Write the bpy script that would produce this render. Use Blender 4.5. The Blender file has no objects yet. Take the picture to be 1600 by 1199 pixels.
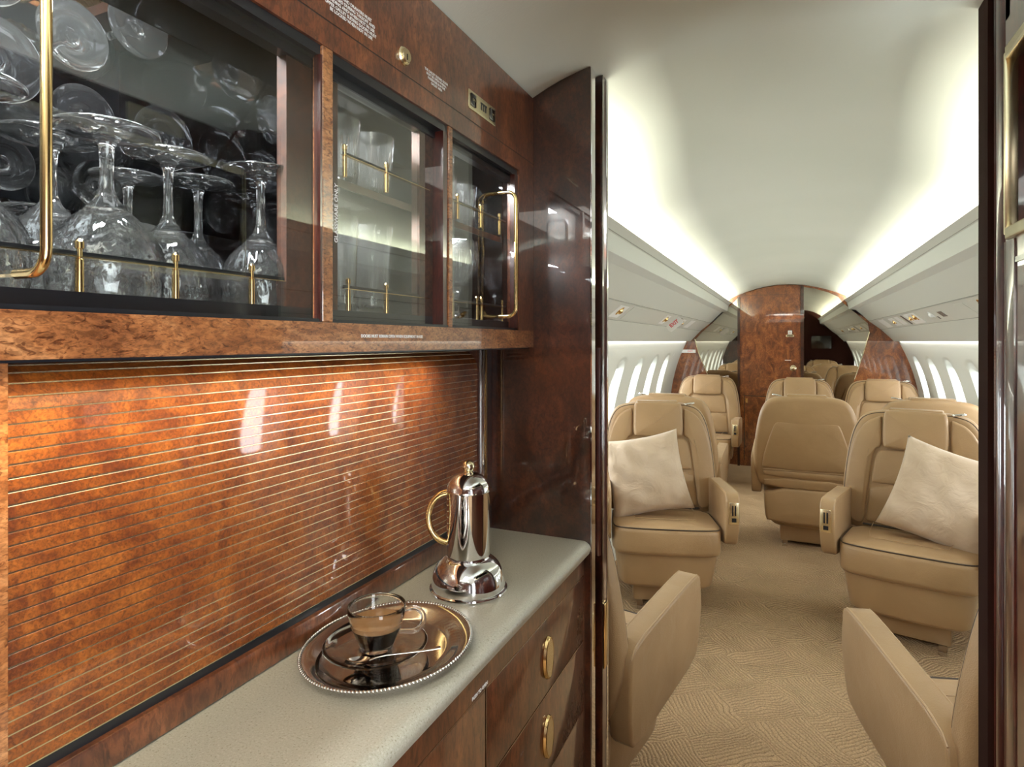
import bpy, bmesh, math, random
from mathutils import Vector, Matrix, Euler
PI = math.pi
R = math.radians
random.seed(7)
S = bpy.context.scene
COL = S.collection

# ------------------------------------------------------------------ camera
EYE = 1.29
cam_d = bpy.data.cameras.new('camera')
cam = bpy.data.objects.new('camera', cam_d)
COL.objects.link(cam)
cam.location = (0, 0, EYE)
cam.rotation_euler = (R(90), 0, R(24.25))
cam_d.sensor_width = 36
cam_d.lens = 36 * 950 / 1600
cam_d.shift_y = -66 / 1600
cam_d.clip_start = 0.02
S.camera = cam

# ------------------------------------------------------------------ world, colour management
w = bpy.data.worlds.new('world')
S.world = w
w.use_nodes = True
bg = w.node_tree.nodes['Background']
bg.inputs[0].default_value = (0.93, 0.97, 1.0, 1)
bg.inputs[1].default_value = 1.6
S.view_settings.view_transform = 'Standard'
S.view_settings.look = 'None'
S.view_settings.exposure = 0.72
S.view_settings.gamma = 1.0
S.view_settings.use_curve_mapping = False
S.cycles.max_bounces = 14
S.cycles.transmission_bounces = 14
S.cycles.glossy_bounces = 7
S.cycles.diffuse_bounces = 5
S.cycles.transparent_max_bounces = 16
S.cycles.sample_clamp_indirect = 3.0
S.cycles.caustics_refractive = True
S.cycles.blur_glossy = 0.0
S.cycles.use_denoising = True


# ------------------------------------------------------------------ lights
def area(name, loc, direction, sx, sy, power, color=(1, 1, 1), spread=180):
    d = bpy.data.lights.new(name, 'AREA')
    d.shape = 'RECTANGLE'
    d.size = sx
    d.size_y = sy
    d.energy = power
    d.color = color
    d.spread = R(spread)
    o = bpy.data.objects.new(name, d)
    COL.objects.link(o)
    o.location = loc
    o.rotation_euler = Vector(direction).to_track_quat('-Z', 'Y').to_euler()
    return o


WARM = (1.0, 0.93, 0.78)
COVE = (1.0, 0.98, 0.80)
DAY = (0.93, 0.97, 1.0)
# cove strips lying on top of the overhead bins, and wash strips under the bins
for sgn in (-1, 1):
    o = area('cove_light', (sgn * 0.640, 4.03, 1.618), (-sgn * 0.35, 0, 1), 0.05, 5.3, 62, COVE)
    o.rotation_euler = (PI, 0, 0)
    o.rotation_euler = (PI, R(-38 * sgn), 0)
    o = area('wash_light', (sgn * 0.965, 4.03, 1.292), (0, 0, -1), 0.035, 5.3, 9, (1, 0.97, 0.9))
    o.rotation_euler = (0, R(16 * sgn), 0)
# galley: ceiling lamp behind the camera, lamp strip under the upper cabinet, added fill strips in the cabinet, daylight of the entry door
area('ceiling_light', (-0.05, -0.35, 1.84), (0, 0, -1), 0.35, 0.7, 6, (1, 0.95, 0.86))
area('counter_light', (-0.515, 0.40, 1.268), (-0.35, 0, -1), 0.02, 1.1, 0.85, (1.0, 0.80, 0.46), 84).rotation_euler = (0, R(44), 0)
area('daylight', (0.98, -0.35, 1.05), (-1, 0.35, 0), 0.7, 1.5, 24, DAY)
area('fill_uplight', (0.0, -0.885, 1.705), (0, 0.45, 1), 1.0, 0.04, 70, (0.90, 1, 0.98))  # added strip behind the camera, brightens the galley ceiling
area('cabinet_fill', (-0.535, 0.12, 1.628), (0, 0, -1), 0.03, 0.70, 7.0, (0.96, 0.98, 1)).rotation_euler = (0, 0, 0)  # this strip and the next four are added to make the glassware sparkle
area('cabinet_fill', (-0.56, 0.69, 1.484), (0, 0, -1), 0.03, 0.08, 1.8, (0.96, 0.98, 1)).rotation_euler = (0, 0, 0)
area('cabinet_fill', (-0.56, 0.94, 1.484), (0, 0, -1), 0.03, 0.13, 2.0, (0.96, 0.98, 1)).rotation_euler = (0, 0, 0)
area('cabinet_fill', (-0.56, 0.69, 1.628), (0, 0, -1), 0.03, 0.08, 2.2, (0.96, 0.98, 1)).rotation_euler = (0, 0, 0)
area('cabinet_fill', (-0.56, 0.94, 1.628), (0, 0, -1), 0.03, 0.13, 2.4, (0.96, 0.98, 1)).rotation_euler = (0, 0, 0)

area('fill_uplight', (0.47, 0.58, 1.79), (0, 0, 1), 0.06, 0.75, 26, (0.90, 1, 0.98)).rotation_euler = (PI, R(-22), 0)  # added strip above the storage cabinet, lifts the ceiling brightness
WIN_L = [1.79 + 0.6 * k for k in range(8)]
WIN_R = [1.58 + 0.6 * k for k in range(9)]
for sgn, ys in ((-1, WIN_L), (1, WIN_R)):
    for y in ys:
        area('window_daylight', (sgn * 1.30, y, 0.93), (-sgn, 0, -0.12), 0.34, 0.5, 5.5, DAY)


# ------------------------------------------------------------------ materials
def new_mat(name):
    m = bpy.data.materials.new(name)
    m.use_nodes = True
    nt = m.node_tree
    b = nt.nodes['Principled BSDF']
    return m, nt, b


def coords(nt, scale=(1, 1, 1), rot=(0, 0, 0), out='Object'):
    tc = nt.nodes.new('ShaderNodeTexCoord')
    mp = nt.nodes.new('ShaderNodeMapping')
    mp.inputs['Scale'].default_value = scale
    mp.inputs['Rotation'].default_value = rot
    nt.links.new(tc.outputs[out], mp.inputs[0])
    return mp.outputs[0]


def noise(nt, vec, scale, detail=4, rough=0.5, dist=0):
    n = nt.nodes.new('ShaderNodeTexNoise')
    n.inputs['Scale'].default_value = scale
    n.inputs['Detail'].default_value = detail
    n.inputs['Roughness'].default_value = rough
    n.inputs['Distortion'].default_value = dist
    nt.links.new(vec, n.inputs['Vector'])
    return n.outputs['Fac']


def ramp(nt, fac, stops):
    r = nt.nodes.new('ShaderNodeValToRGB')
    while len(r.color_ramp.elements) < len(stops):
        r.color_ramp.elements.new(0.5)
    for e, (p, c) in zip(r.color_ramp.elements, stops):
        e.position = p
        e.color = (c[0], c[1], c[2], 1)
    nt.links.new(fac, r.inputs[0])
    return r.outputs[0]


def mix(nt, a, b, fac, mode='MIX'):
    m = nt.nodes.new('ShaderNodeMix')
    m.data_type = 'RGBA'
    m.blend_type = mode
    for k, v in ((0, fac), (6, a), (7, b)):
        if hasattr(v, 'links') or hasattr(v, 'is_linked'):
            nt.links.new(v, m.inputs[k])
        elif k == 0:
            m.inputs[0].default_value = v
        else:
            m.inputs[k].default_value = (v[0], v[1], v[2], 1)
    return m.outputs[2]


def bump(nt, b, h, strength, dist=0.01):
    n = nt.nodes.new('ShaderNodeBump')
    n.inputs['Strength'].default_value = strength
    n.inputs['Distance'].default_value = dist
    nt.links.new(h, n.inputs['Height'])
    nt.links.new(n.outputs[0], b.inputs['Normal'])
    return n


def plain(name, col, rough=0.5, metal=0.0, coat=0.0, spec=None):
    m, nt, b = new_mat(name)
    b.inputs['Base Color'].default_value = (*col, 1)
    b.inputs['Roughness'].default_value = rough
    b.inputs['Metallic'].default_value = metal
    b.inputs['Coat Weight'].default_value = coat
    if spec is not None:
        b.inputs['Specular IOR Level'].default_value = spec
    return m


def burl(name, lo, mid, hi, scale=1.0, stretch=(1, 1, 1), rough=0.32, coat=1.0, speck=0.55, crough=0.02):
    """lacquered burl veneer: cloudy figure, fine grain, dark pips"""
    m, nt, b = new_mat(name)
    v = coords(nt, stretch)
    cl = noise(nt, v, 9 * scale, 6, 0.62, 1.2)
    base = ramp(nt, cl, [(0.35, lo), (0.50, mid), (0.66, hi)])
    fine = noise(nt, v, 120 * scale, 5, 0.7, 0.6)
    base = mix(nt, base, ramp(nt, fine, [(0.40, (0.50, 0.46, 0.44)), (0.58, (1.16, 1.14, 1.12))]), 0.8, 'MULTIPLY')
    pip = noise(nt, v, 55 * scale, 3, 0.55, 2.2)
    base = mix(nt, base, ramp(nt, pip, [(0.36, (0.32, 0.22, 0.18)), (0.43, (1, 1, 1))]), speck, 'MULTIPLY')
    nt.links.new(base, b.inputs['Base Color'])
    b.inputs['Roughness'].default_value = rough
    b.inputs['Coat Weight'].default_value = coat
    b.inputs['Coat Roughness'].default_value = crough
    b.inputs['Coat IOR'].default_value = 1.6
    return m


M = {}
M['fascia'] = burl('burl_fascia', (0.085, 0.022, 0.008), (0.15, 0.042, 0.015), (0.24, 0.078, 0.028), 1.3, (1, 1, 0.45))
M['rail'] = burl('burl_rail', (0.16, 0.055, 0.018), (0.30, 0.115, 0.038), (0.45, 0.21, 0.085), 2.2, (1, 0.5, 1.2), speck=0.8)
M['tambour'] = burl('burl_tambour', (0.115, 0.024, 0.003), (0.195, 0.050, 0.0055), (0.29, 0.088, 0.012), 2.4, (1, 1, 1), speck=0.55, coat=0.6, crough=0.035, rough=0.45)
M['panel'] = burl('burl_panel', (0.022, 0.005, 0.002), (0.048, 0.011, 0.004), (0.085, 0.022, 0.008), 1.2, (1, 1, 0.7))
M['satin'] = burl('satin_panel', (0.03, 0.010, 0.005), (0.06, 0.020, 0.009), (0.10, 0.035, 0.015), 1.2, rough=0.6, coat=0.0)
M['drawer'] = burl('burl_drawer', (0.07, 0.020, 0.008), (0.13, 0.040, 0.015), (0.21, 0.075, 0.030), 1.1, (1, 1, 0.35), rough=0.35)
M['bulk'] = burl('burl_bulkhead', (0.12, 0.028, 0.008), (0.24, 0.068, 0.017), (0.38, 0.135, 0.038), 1.5, (1, 1, 0.6))
M['mahog'] = burl('mahogany_moulding', (0.035, 0.006, 0.004), (0.06, 0.010, 0.006), (0.09, 0.018, 0.009), 1.0, (1, 1, 0.2), speck=0.3)
M['brass'] = plain('polished_brass', (0.83, 0.60, 0.28), 0.16, 1.0)
M['palebrass'] = plain('pale_brass', (0.90, 0.80, 0.55), 0.25, 1.0)
M['chrome'] = plain('chrome', (0.86, 0.86, 0.87), 0.05, 1.0)
M['silver'] = plain('silver', (0.66, 0.64, 0.62), 0.09, 1.0)
M['black'] = plain('black_trim', (0.008, 0.009, 0.012), 0.3, 0, 0.3)
M['white_text'] = plain('white_lettering', (0.85, 0.85, 0.85), 0.5)
M['red_text'] = plain('red_lettering', (0.65, 0.02, 0.05), 0.5)
M['white'] = plain('white_plastic', (0.82, 0.83, 0.82), 0.35)
M['lining'] = plain('dark_mirror_lining', (0.12, 0.122, 0.13), 0.03, 1.0)
M['tilt'] = plain('tilted_mirror', (0.60, 0.61, 0.63), 0.02, 1.0)
M['mirror'] = plain('mirror_glass', (0.52, 0.49, 0.42), 0.015, 1.0)
M['screen'] = plain('dark_screen', (0.006, 0.006, 0.007), 0.15, 0, 0.5)
M['piping'] = plain('dark_piping', (0.045, 0.026, 0.015), 0.5)
M['seam'] = plain('tan_piping', (0.40, 0.26, 0.14), 0.45)
M['bin'] = plain('bin_vinyl', (0.60, 0.61, 0.56), 0.55)
M['psu'] = plain('service_strip', (0.58, 0.585, 0.54), 0.45)
M['strap'] = plain('dark_belt', (0.03, 0.02, 0.015), 0.7)


def mat_ceiling():
    m, nt, b = new_mat('ceiling_vinyl')
    v = coords(nt, (1, 1, 1))
    c = ramp(nt, noise(nt, v, 1.3, 2), [(0.3, (0.71, 0.745, 0.68)), (0.7, (0.77, 0.80, 0.74))])
    nt.links.new(c, b.inputs['Base Color'])
    b.inputs['Roughness'].default_value = 0.6
    bump(nt, b, noise(nt, coords(nt, (60, 300, 300)), 1.0, 3), 0.12, 0.002)
    return m


def mat_leather():
    m, nt, b = new_mat('tan_leather')
    v = coords(nt)
    c = ramp(nt, noise(nt, v, 5, 4), [(0.3, (0.32, 0.195, 0.092)), (0.7, (0.38, 0.24, 0.12))])
    nt.links.new(c, b.inputs['Base Color'])
    b.inputs['Roughness'].default_value = 0.42
    b.inputs['Sheen Weight'].default_value = 0.05
    h = nt.nodes.new('ShaderNodeTexVoronoi')
    h.inputs['Scale'].default_value = 420
    nt.links.new(v, h.inputs['Vector'])
    m1 = nt.nodes.new('ShaderNodeMath')
    m1.operation = 'ADD'
    nt.links.new(h.outputs['Distance'], m1.inputs[0])
    sc = nt.nodes.new('ShaderNodeMath')
    sc.operation = 'MULTIPLY'
    sc.inputs[1].default_value = 6.0
    nt.links.new(noise(nt, v, 11, 3, 0.5, 0.8), sc.inputs[0])
    nt.links.new(sc.outputs[0], m1.inputs[1])
    bump(nt, b, m1.outputs[0], 0.35, 0.0012)
    return m


def mat_carpet():
    m, nt, b = new_mat('swirl_carpet')
    v = coords(nt, (1, 1, 1), (0, 0, R(52)))
    # lattice of two families of combed, wavy grooves
    ck = nt.nodes.new('ShaderNodeTexChecker')
    ck.inputs['Scale'].default_value = 4.6
    wob = nt.nodes.new('ShaderNodeTexNoise')
    wob.inputs['Scale'].default_value = 5
    nt.links.new(v, wob.inputs['Vector'])
    vm = nt.nodes.new('ShaderNodeVectorMath')
    vm.operation = 'MULTIPLY_ADD'
    nt.links.new(wob.outputs['Color'], vm.inputs[0])
    vm.inputs[1].default_value = (0.10, 0.10, 0)
    nt.links.new(v, vm.inputs[2])
    nt.links.new(vm.outputs[0], ck.inputs['Vector'])
    ck.inputs['Color1'].default_value = (0, 0, 0, 1)
    ck.inputs['Color2'].default_value = (1, 1, 1, 1)
    ws = []
    for d in ('X', 'Y'):
        wv = nt.nodes.new('ShaderNodeTexWave')
        wv.bands_direction = d
        wv.inputs['Scale'].default_value = 23
        wv.inputs['Distortion'].default_value = 6.5
        wv.inputs['Detail'].default_value = 2.5
        wv.inputs['Detail Scale'].default_value = 0.35
        nt.links.new(vm.outputs[0], wv.inputs['Vector'])
        ws.append(wv.outputs['Fac'])
    wmix = mix(nt, ws[0], ws[1], ck.outputs['Color'])
    pile = noise(nt, v, 190, 4, 0.8)
    blot = noise(nt, v, 2.2, 2)
    base = ramp(nt, blot, [(0.3, (0.41, 0.275, 0.160)), (0.7, (0.52, 0.36, 0.215))])
    base = mix(nt, base, ramp(nt, wmix, [(0.0, (0.50, 0.47, 0.44)), (0.10, (0.95, 0.95, 0.95)), (1.0, (1.06, 1.06, 1.06))]), 0.9, 'MULTIPLY')
    base = mix(nt, base, ramp(nt, pile, [(0.40, (0.55, 0.52, 0.49)), (0.60, (1.35, 1.35, 1.35))]), 0.85, 'MULTIPLY')
    nt.links.new(base, b.inputs['Base Color'])
    b.inputs['Roughness'].default_value = 0.95
    b.inputs['Specular IOR Level'].default_value = 0.1
    h = nt.nodes.new('ShaderNodeMath')
    h.operation = 'MULTIPLY_ADD'
    nt.links.new(pile, h.inputs[0])
    h.inputs[1].default_value = 0.8
    nt.links.new(wmix, h.inputs[2])
    bump(nt, b, h.outputs[0], 0.9, 0.006)
    return m


def mat_counter():
    m, nt, b = new_mat('speckled_solid_surface')
    v = coords(nt)
    a = noise(nt, v, 420, 2, 0.6)
    c1 = ramp(nt, a, [(0.30, (0.26, 0.23, 0.17)), (0.38, (0.41, 0.39, 0.315)), (0.60, (0.44, 0.42, 0.345)), (0.70, (0.52, 0.50, 0.44))])
    c2 = ramp(nt, noise(nt, v, 900, 2), [(0.34, (0.5, 0.45, 0.4)), (0.40, (1, 1, 1))])
    nt.links.new(mix(nt, c1, c2, 0.4, 'MULTIPLY'), b.inputs['Base Color'])
    b.inputs['Roughness'].default_value = 0.28
    return m


def mat_pillow():
    m, nt, b = new_mat('suede_cushion')
    v = coords(nt)
    c = ramp(nt, noise(nt, v, 9, 4), [(0.3, (0.53, 0.40, 0.28)), (0.7, (0.61, 0.48, 0.355))])
    nt.links.new(c, b.inputs['Base Color'])
    b.inputs['Roughness'].default_value = 0.9
    b.inputs['Sheen Weight'].default_value = 0.3
    b.inputs['Sheen Roughness'].default_value = 0.5
    bump(nt, b, noise(nt, v, 11, 4, 0.5, 1.5), 0.5, 0.015)
    return m


def mat_glass(name='clear_glass', col=(1, 1, 1), ior=1.5):
    m, nt, b = new_mat(name)
    b.inputs['Base Color'].default_value = (*col, 1)
    b.inputs['Transmission Weight'].default_value = 1.0
    b.inputs['Roughness'].default_value = 0.0
    b.inputs['IOR'].default_value = ior
    return m


def mat_pane(name, tint=(0.93, 0.95, 0.93), ior=1.5):
    """thin flat pane: straight-through transmission plus a Fresnel mirror"""
    m, nt, b = new_mat(name)
    nt.nodes.remove(b)
    out = nt.nodes['Material Output']
    tr = nt.nodes.new('ShaderNodeBsdfTransparent')
    tr.inputs[0].default_value = (*tint, 1)
    gl = nt.nodes.new('ShaderNodeBsdfGlossy')
    gl.inputs['Roughness'].default_value = 0.0
    gl.inputs['Color'].default_value = (1, 1, 1, 1)
    fr = nt.nodes.new('ShaderNodeFresnel')
    ge = nt.nodes.new('ShaderNodeNewGeometry')
    mi = nt.nodes.new('ShaderNodeMapRange')
    mi.inputs['To Min'].default_value = ior
    mi.inputs['To Max'].default_value = 1 / ior
    nt.links.new(ge.outputs['Backfacing'], mi.inputs['Value'])
    nt.links.new(mi.outputs[0], fr.inputs['IOR'])
    mx = nt.nodes.new('ShaderNodeMixShader')
    nt.links.new(fr.outputs[0], mx.inputs[0])
    nt.links.new(tr.outputs[0], mx.inputs[1])
    nt.links.new(gl.outputs[0], mx.inputs[2])
    nt.links.new(mx.outputs[0], out.inputs[0])
    return m


M['edge'] = plain('dark_edge', (0.018, 0.006, 0.004), 0.8, spec=0.05)
M['ceiling'] = mat_ceiling()
M['leather'] = mat_leather()
M['carpet'] = mat_carpet()
M['counter'] = mat_counter()
M['pillow'] = mat_pillow()
M['glass'] = mat_glass('cut_crystal', (0.985, 0.99, 0.99), 1.54)
M['glass'].node_tree.nodes['Principled BSDF'].inputs['Transmission Weight'].default_value = 0.982
M['cupglass'] = mat_glass('cup_glass', (1, 1, 1), 1.45)
M['pane'] = mat_pane('door_glass', (0.90, 0.92, 0.90), 1.9)
M['pane_clear'] = mat_pane('clear_door_glass', (0.94, 0.955, 0.95), 1.45)
M['winpane'] = mat_pane('window_glass', (0.97, 0.99, 0.99), 1.3)
M['wall'] = plain('sidewall_vinyl', (0.70, 0.72, 0.67), 0.6)
M['crema'] = plain('crema', (0.36, 0.20, 0.085), 0.45)
M['coffee'] = plain('coffee', (0.010, 0.004, 0.002), 0.12)


# ------------------------------------------------------------------ geometry helper
class G:
    def __init__(self):
        self.v = []
        self.f = []
        self.m = []

    def add(self, vs, fs, mi=0):
        o = len(self.v)
        self.v += [tuple(x) for x in vs]
        self.f += [[i + o for i in f] for f in fs]
        self.m += [mi] * len(fs)
        return self

    def box(self, x0, x1, y0, y1, z0, z1, mi=0):
        vs = [(x, y, z) for x in (x0, x1) for y in (y0, y1) for z in (z0, z1)]
        fs = [(0, 1, 3, 2), (4, 6, 7, 5), (0, 4, 5, 1), (2, 3, 7, 6), (0, 2, 6, 4), (1, 5, 7, 3)]
        return self.add(vs, fs, mi)

    def rbox(self, x0, x1, y0, y1, z0, z1, r, n=3, mi=0, mat=None):
        bm = bmesh.new()
        bmesh.ops.create_cube(bm, size=1)
        for v in bm.verts:
            v.co = Vector(((x0 + x1) / 2 + v.co.x * (x1 - x0), (y0 + y1) / 2 + v.co.y * (y1 - y0), (z0 + z1) / 2 + v.co.z * (z1 - z0)))
        bmesh.ops.bevel(bm, geom=bm.edges[:], offset=r, segments=n, profile=0.5, affect='EDGES')
        if mat is not None:
            bm.transform(mat)
        bm.verts.index_update()
        self.add([v.co[:] for v in bm.verts], [[v.index for v in f.verts] for f in bm.faces], mi)
        bm.free()
        return self

    def lathe(self, prof, n=32, loc=(0, 0, 0), mi=0, mod=None, close=False):
        """prof: list of (r, z); mod(theta, r, z) -> r"""
        vs = []
        for (r, z) in prof:
            for k in range(n):
                a = 2 * PI * k / n
                rr = mod(a, r, z) if mod else r
                vs.append((loc[0] + rr * math.cos(a), loc[1] + rr * math.sin(a), loc[2] + z))
        fs = []
        m = len(prof)
        for j in range(m - 1 + (1 if close else 0)):
            j2 = (j + 1) % m
            for k in range(n):
                k2 = (k + 1) % n
                fs.append((j * n + k, j * n + k2, j2 * n + k2, j2 * n + k))
        if not close:
            if prof[0][0] > 1e-6:
                fs.append(tuple(range(n - 1, -1, -1)))
            if prof[-1][0] > 1e-6:
                fs.append(tuple((m - 1) * n + k for k in range(n)))
        return self.add(vs, fs, mi)

    def tube(self, pts, r, n=8, mi=0, closed=False, flat=None):
        pts = [Vector(p) for p in pts]
        m = len(pts)
        vs = []
        up = None
        for i, p in enumerate(pts):
            a = pts[(i - 1) % m] if (closed or i > 0) else p
            b = pts[(i + 1) % m] if (closed or i < m - 1) else p
            t = (b - a).normalized()
            if up is None:
                up = Vector((0, 0, 1)) if abs(t.z) < 0.9 else Vector((1, 0, 0))
            s = t.cross(up)
            if s.length < 1e-6:
                s = t.cross(Vector((0, 1, 0)))
            s.normalize()
            up = s.cross(t).normalized()
            rr = r[i] if isinstance(r, (list, tuple)) else r
            ra, rb = (rr, rr) if flat is None else (rr, rr * flat)
            for k in range(n):
                an = 2 * PI * k / n
                vs.append(p + s * (ra * math.cos(an)) + up * (rb * math.sin(an)))
        fs = []
        for i in range(m if closed else m - 1):
            i2 = (i + 1) % m
            for k in range(n):
                k2 = (k + 1) % n
                fs.append((i * n + k, i * n + k2, i2 * n + k2, i2 * n + k))
        if not closed:
            fs.append(tuple(range(n - 1, -1, -1)))
            fs.append(tuple((m - 1) * n + k for k in range(n)))
        return self.add(vs, fs, mi)

    def grid(self, rows, mi=0, flip=False):
        m, n = len(rows), len(rows[0])
        vs = [p for r in rows for p in r]
        fs = []
        for i in range(m - 1):
            for j in range(n - 1):
                q = (i * n + j, i * n + j + 1, (i + 1) * n + j + 1, (i + 1) * n + j)
                fs.append(q[::-1] if flip else q)
        return self.add(vs, fs, mi)

    def prism(self, poly, a, b, f, mi=0):
        """poly 2D points, extruded from a to b; f(u, v, w) -> xyz"""
        n = len(poly)
        vs = [f(u, v, a) for u, v in poly] + [f(u, v, b) for u, v in poly]
        fs = [tuple(range(n - 1, -1, -1)), tuple(range(n, 2 * n))]
        fs += [(i, (i + 1) % n, n + (i + 1) % n, n + i) for i in range(n)]
        return self.add(vs, fs, mi)

    def pill(self, poly, w0, w1, r, f, n=4, dome0=0.0, dome1=0.0, mi=0):
        """rounded-edge slab: closed 2D outline (counter-clockwise), thickness w0..w1, edge radius r"""
        P = [Vector(p) for p in poly]
        m = len(P)
        N = []
        for i in range(m):
            e1 = (P[i] - P[i - 1])
            e2 = (P[(i + 1) % m] - P[i])
            e1 = e1.normalized() if e1.length > 1e-9 else e1
            e2 = e2.normalized() if e2.length > 1e-9 else e2
            t = (e1 + e2)
            t = t.normalized() if t.length > 1e-9 else e2
            N.append(Vector((-t.y, t.x)))
        c = sum(P, Vector((0, 0))) / m
        rings = []
        sg = 1 if w1 > w0 else -1

        def ring(ins, wv, sc=1.0):
            out = []
            for i in range(m):
                p = P[i] + N[i] * ins
                p = c + (p - c) * sc
                out.append(f(p.x, p.y, wv))
            return out
        for sc in (0.25, 0.5, 0.75):
            rings.append(ring(r, w0 - sg * dome0 * (1 - sc * sc), sc))
        for k in range(n + 1):
            a = PI / 2 * k / n
            rings.append(ring(r * (1 - math.sin(a)), w0 + sg * r * (1 - math.cos(a))))
        for k in range(n + 1):
            a = PI / 2 * k / n
            rings.append(ring(r * (1 - math.cos(a)), w1 - sg * r * (1 - math.sin(a))))
        for sc in (0.75, 0.5, 0.25):
            rings.append(ring(r, w1 + sg * dome1 * (1 - sc * sc), sc))
        k = len(rings)
        vs = [p for rg in rings for p in rg]
        fs = []
        for j in range(k - 1):
            for i in range(m):
                i2 = (i + 1) % m
                fs.append((j * m + i, j * m + i2, (j + 1) * m + i2, (j + 1) * m + i))
        fs.append(tuple(range(m - 1, -1, -1)))
        fs.append(tuple((k - 1) * m + i for i in range(m)))
        return self.add(vs, fs, mi)

    def build(self, name, mats, parent=None, smooth=35, recalc=True):
        me = bpy.data.meshes.new(name)
        me.from_pydata(self.v, [], self.f)
        if not isinstance(mats, (list, tuple)):
            mats = [mats]
        for mt in mats:
            me.materials.append(mt)
        for p, mi in zip(me.polygons, self.m):
            p.material_index = mi
        if recalc:
            bm = bmesh.new()
            bm.from_mesh(me)
            bmesh.ops.recalc_face_normals(bm, faces=bm.faces[:])
            bm.to_mesh(me)
            bm.free()
        if smooth:
            me.polygons.foreach_set('use_smooth', [True] * len(me.polygons))
            me.set_sharp_from_angle(angle=R(smooth))
        me.update()
        o = bpy.data.objects.new(name, me)
        COL.objects.link(o)
        if parent:
            o.parent = parent
        return o


def empty(name, loc=(0, 0, 0), rz=0.0):
    o = bpy.data.objects.new(name, None)
    o.empty_display_size = 0.05
    COL.objects.link(o)
    o.location = loc
    o.rotation_euler = (0, 0, rz)
    return o


def tag(o, label=None, cat=None, group=None, kind=None):
    for k, v in (('label', label), ('category', cat), ('group', group), ('kind', kind)):
        if v:
            o[k] = v
    return o


def copy_tree(o, parent=None):
    c = o.copy()
    COL.objects.link(c)
    if parent:
        c.parent = parent
    for ch in o.children:
        copy_tree(ch, c)
    return c


def text(body, name, parent, size, origin, xdir, ydir, mt, align='CENTER', spacing=1.0, bold=0.0):
    cu = bpy.data.curves.new(name, 'FONT')
    cu.body = body
    cu.size = size
    cu.align_x = align
    cu.align_y = 'CENTER'
    cu.space_line = spacing
    cu.extrude = 0.0002
    cu.offset = bold
    cu.materials.append(mt)
    o = bpy.data.objects.new(name, cu)
    COL.objects.link(o)
    x = Vector(xdir).normalized()
    y = Vector(ydir).normalized()
    z = x.cross(y)
    mtx = Matrix((x, y, z)).transposed().to_4x4()
    mtx.translation = Vector(origin)
    o.matrix_world = mtx
    bpy.context.view_layer.update()
    me = bpy.data.meshes.new_from_object(o.evaluated_get(bpy.context.evaluated_depsgraph_get()))
    me.name = name
    bpy.data.objects.remove(o)
    o = bpy.data.objects.new(name, me)
    COL.objects.link(o)
    o.matrix_basis = mtx
    if parent:
        o.parent = parent
    return o


def smoothpoly(pts, it=2, closed=True):
    """Chaikin corner cutting"""
    for _ in range(it):
        out = []
        n = len(pts)
        for i in range(n if closed else n - 1):
            a, b = pts[i], pts[(i + 1) % n]
            out.append(tuple(a[k] * .75 + b[k] * .25 for k in range(len(a))))
            out.append(tuple(a[k] * .25 + b[k] * .75 for k in range(len(a))))
        if not closed:
            out = [pts[0]] + out + [pts[-1]]
        pts = out
    return pts


def rrect(x0, x1, y0, y1, r, n=5):
    out = []
    for cx, cy, a0 in ((x1 - r, y0 + r, -90), (x1 - r, y1 - r, 0), (x0 + r, y1 - r, 90), (x0 + r, y0 + r, 180)):
        for k in range(n + 1):
            a = R(a0 + 90 * k / n)
            out.append((cx + r * math.cos(a), cy + r * math.sin(a)))
    return out


# ================================================================== THE SETTING
YP0, YP1 = 1.19, 1.275       # galley partition, forward and aft faces
YB = 6.77                    # aft bulkhead
Y_BACK = -0.95

g = G().box(-1.3, 1.3, Y_BACK, YB + 0.05, -0.03, 0)
tag(g.build('floor', M['carpet'], smooth=0), kind='structure')

# ceiling: flat-topped curve over the galley, blending to an arch in the cabin
def ceil_z(x, y):
    a = 1.868 - 1.1 * min(abs(x), 0.75) ** 4
    b = 1.866 - 0.46 * x * x
    t = min(1, max(0, (y - 1.3) / 1.0))
    t = t * t * (3 - 2 * t)
    return a * (1 - t) + b * t
xs = [-0.72 + 1.44 * i / 48 for i in range(49)]
ys = [Y_BACK] + [-0.5 + 0.25 * i for i in range(30)]
ys = [y for y in ys if y < YB] + [YB]
g = G()
g.grid([[(x, y, ceil_z(x, y)) for x in xs] for y in ys], flip=True)
g.grid([[(x, y, ceil_z(x, y) + 0.03) for x in xs] for y in ys])
tag(g.build('ceiling', M['ceiling'], recalc=False), kind='structure')

# sidewall profile from the floor to behind the bins (x at height z, half section)
WP = [(0.90, 0.0), (1.02, 0.12), (1.10, 0.30), (1.14, 0.50), (1.15, 0.68), (1.125, 0.86), (1.085, 1.02), (1.035, 1.16), (0.985, 1.27), (0.93, 1.36), (0.85, 1.47), (0.74, 1.60), (0.66, 1.66)]
def wall_x(z):
    for (xa, za), (xb, zb) in zip(WP, WP[1:]):
        if za <= z <= zb:
            t = (z - za) / (zb - za)
            return xa + (xb - xa) * t
    return WP[-1][0]
def catmull_x(z):
    # smooth by averaging neighbours
    return (wall_x(max(0, z - 0.05)) + wall_x(z) * 2 + wall_x(min(1.66, z + 0.05))) / 4

WZ0, WZ1 = 0.60, 1.24      # band with the windows
WIN_C, WIN_HH, WIN_HW = 0.935, 0.225, 0.135

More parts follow.
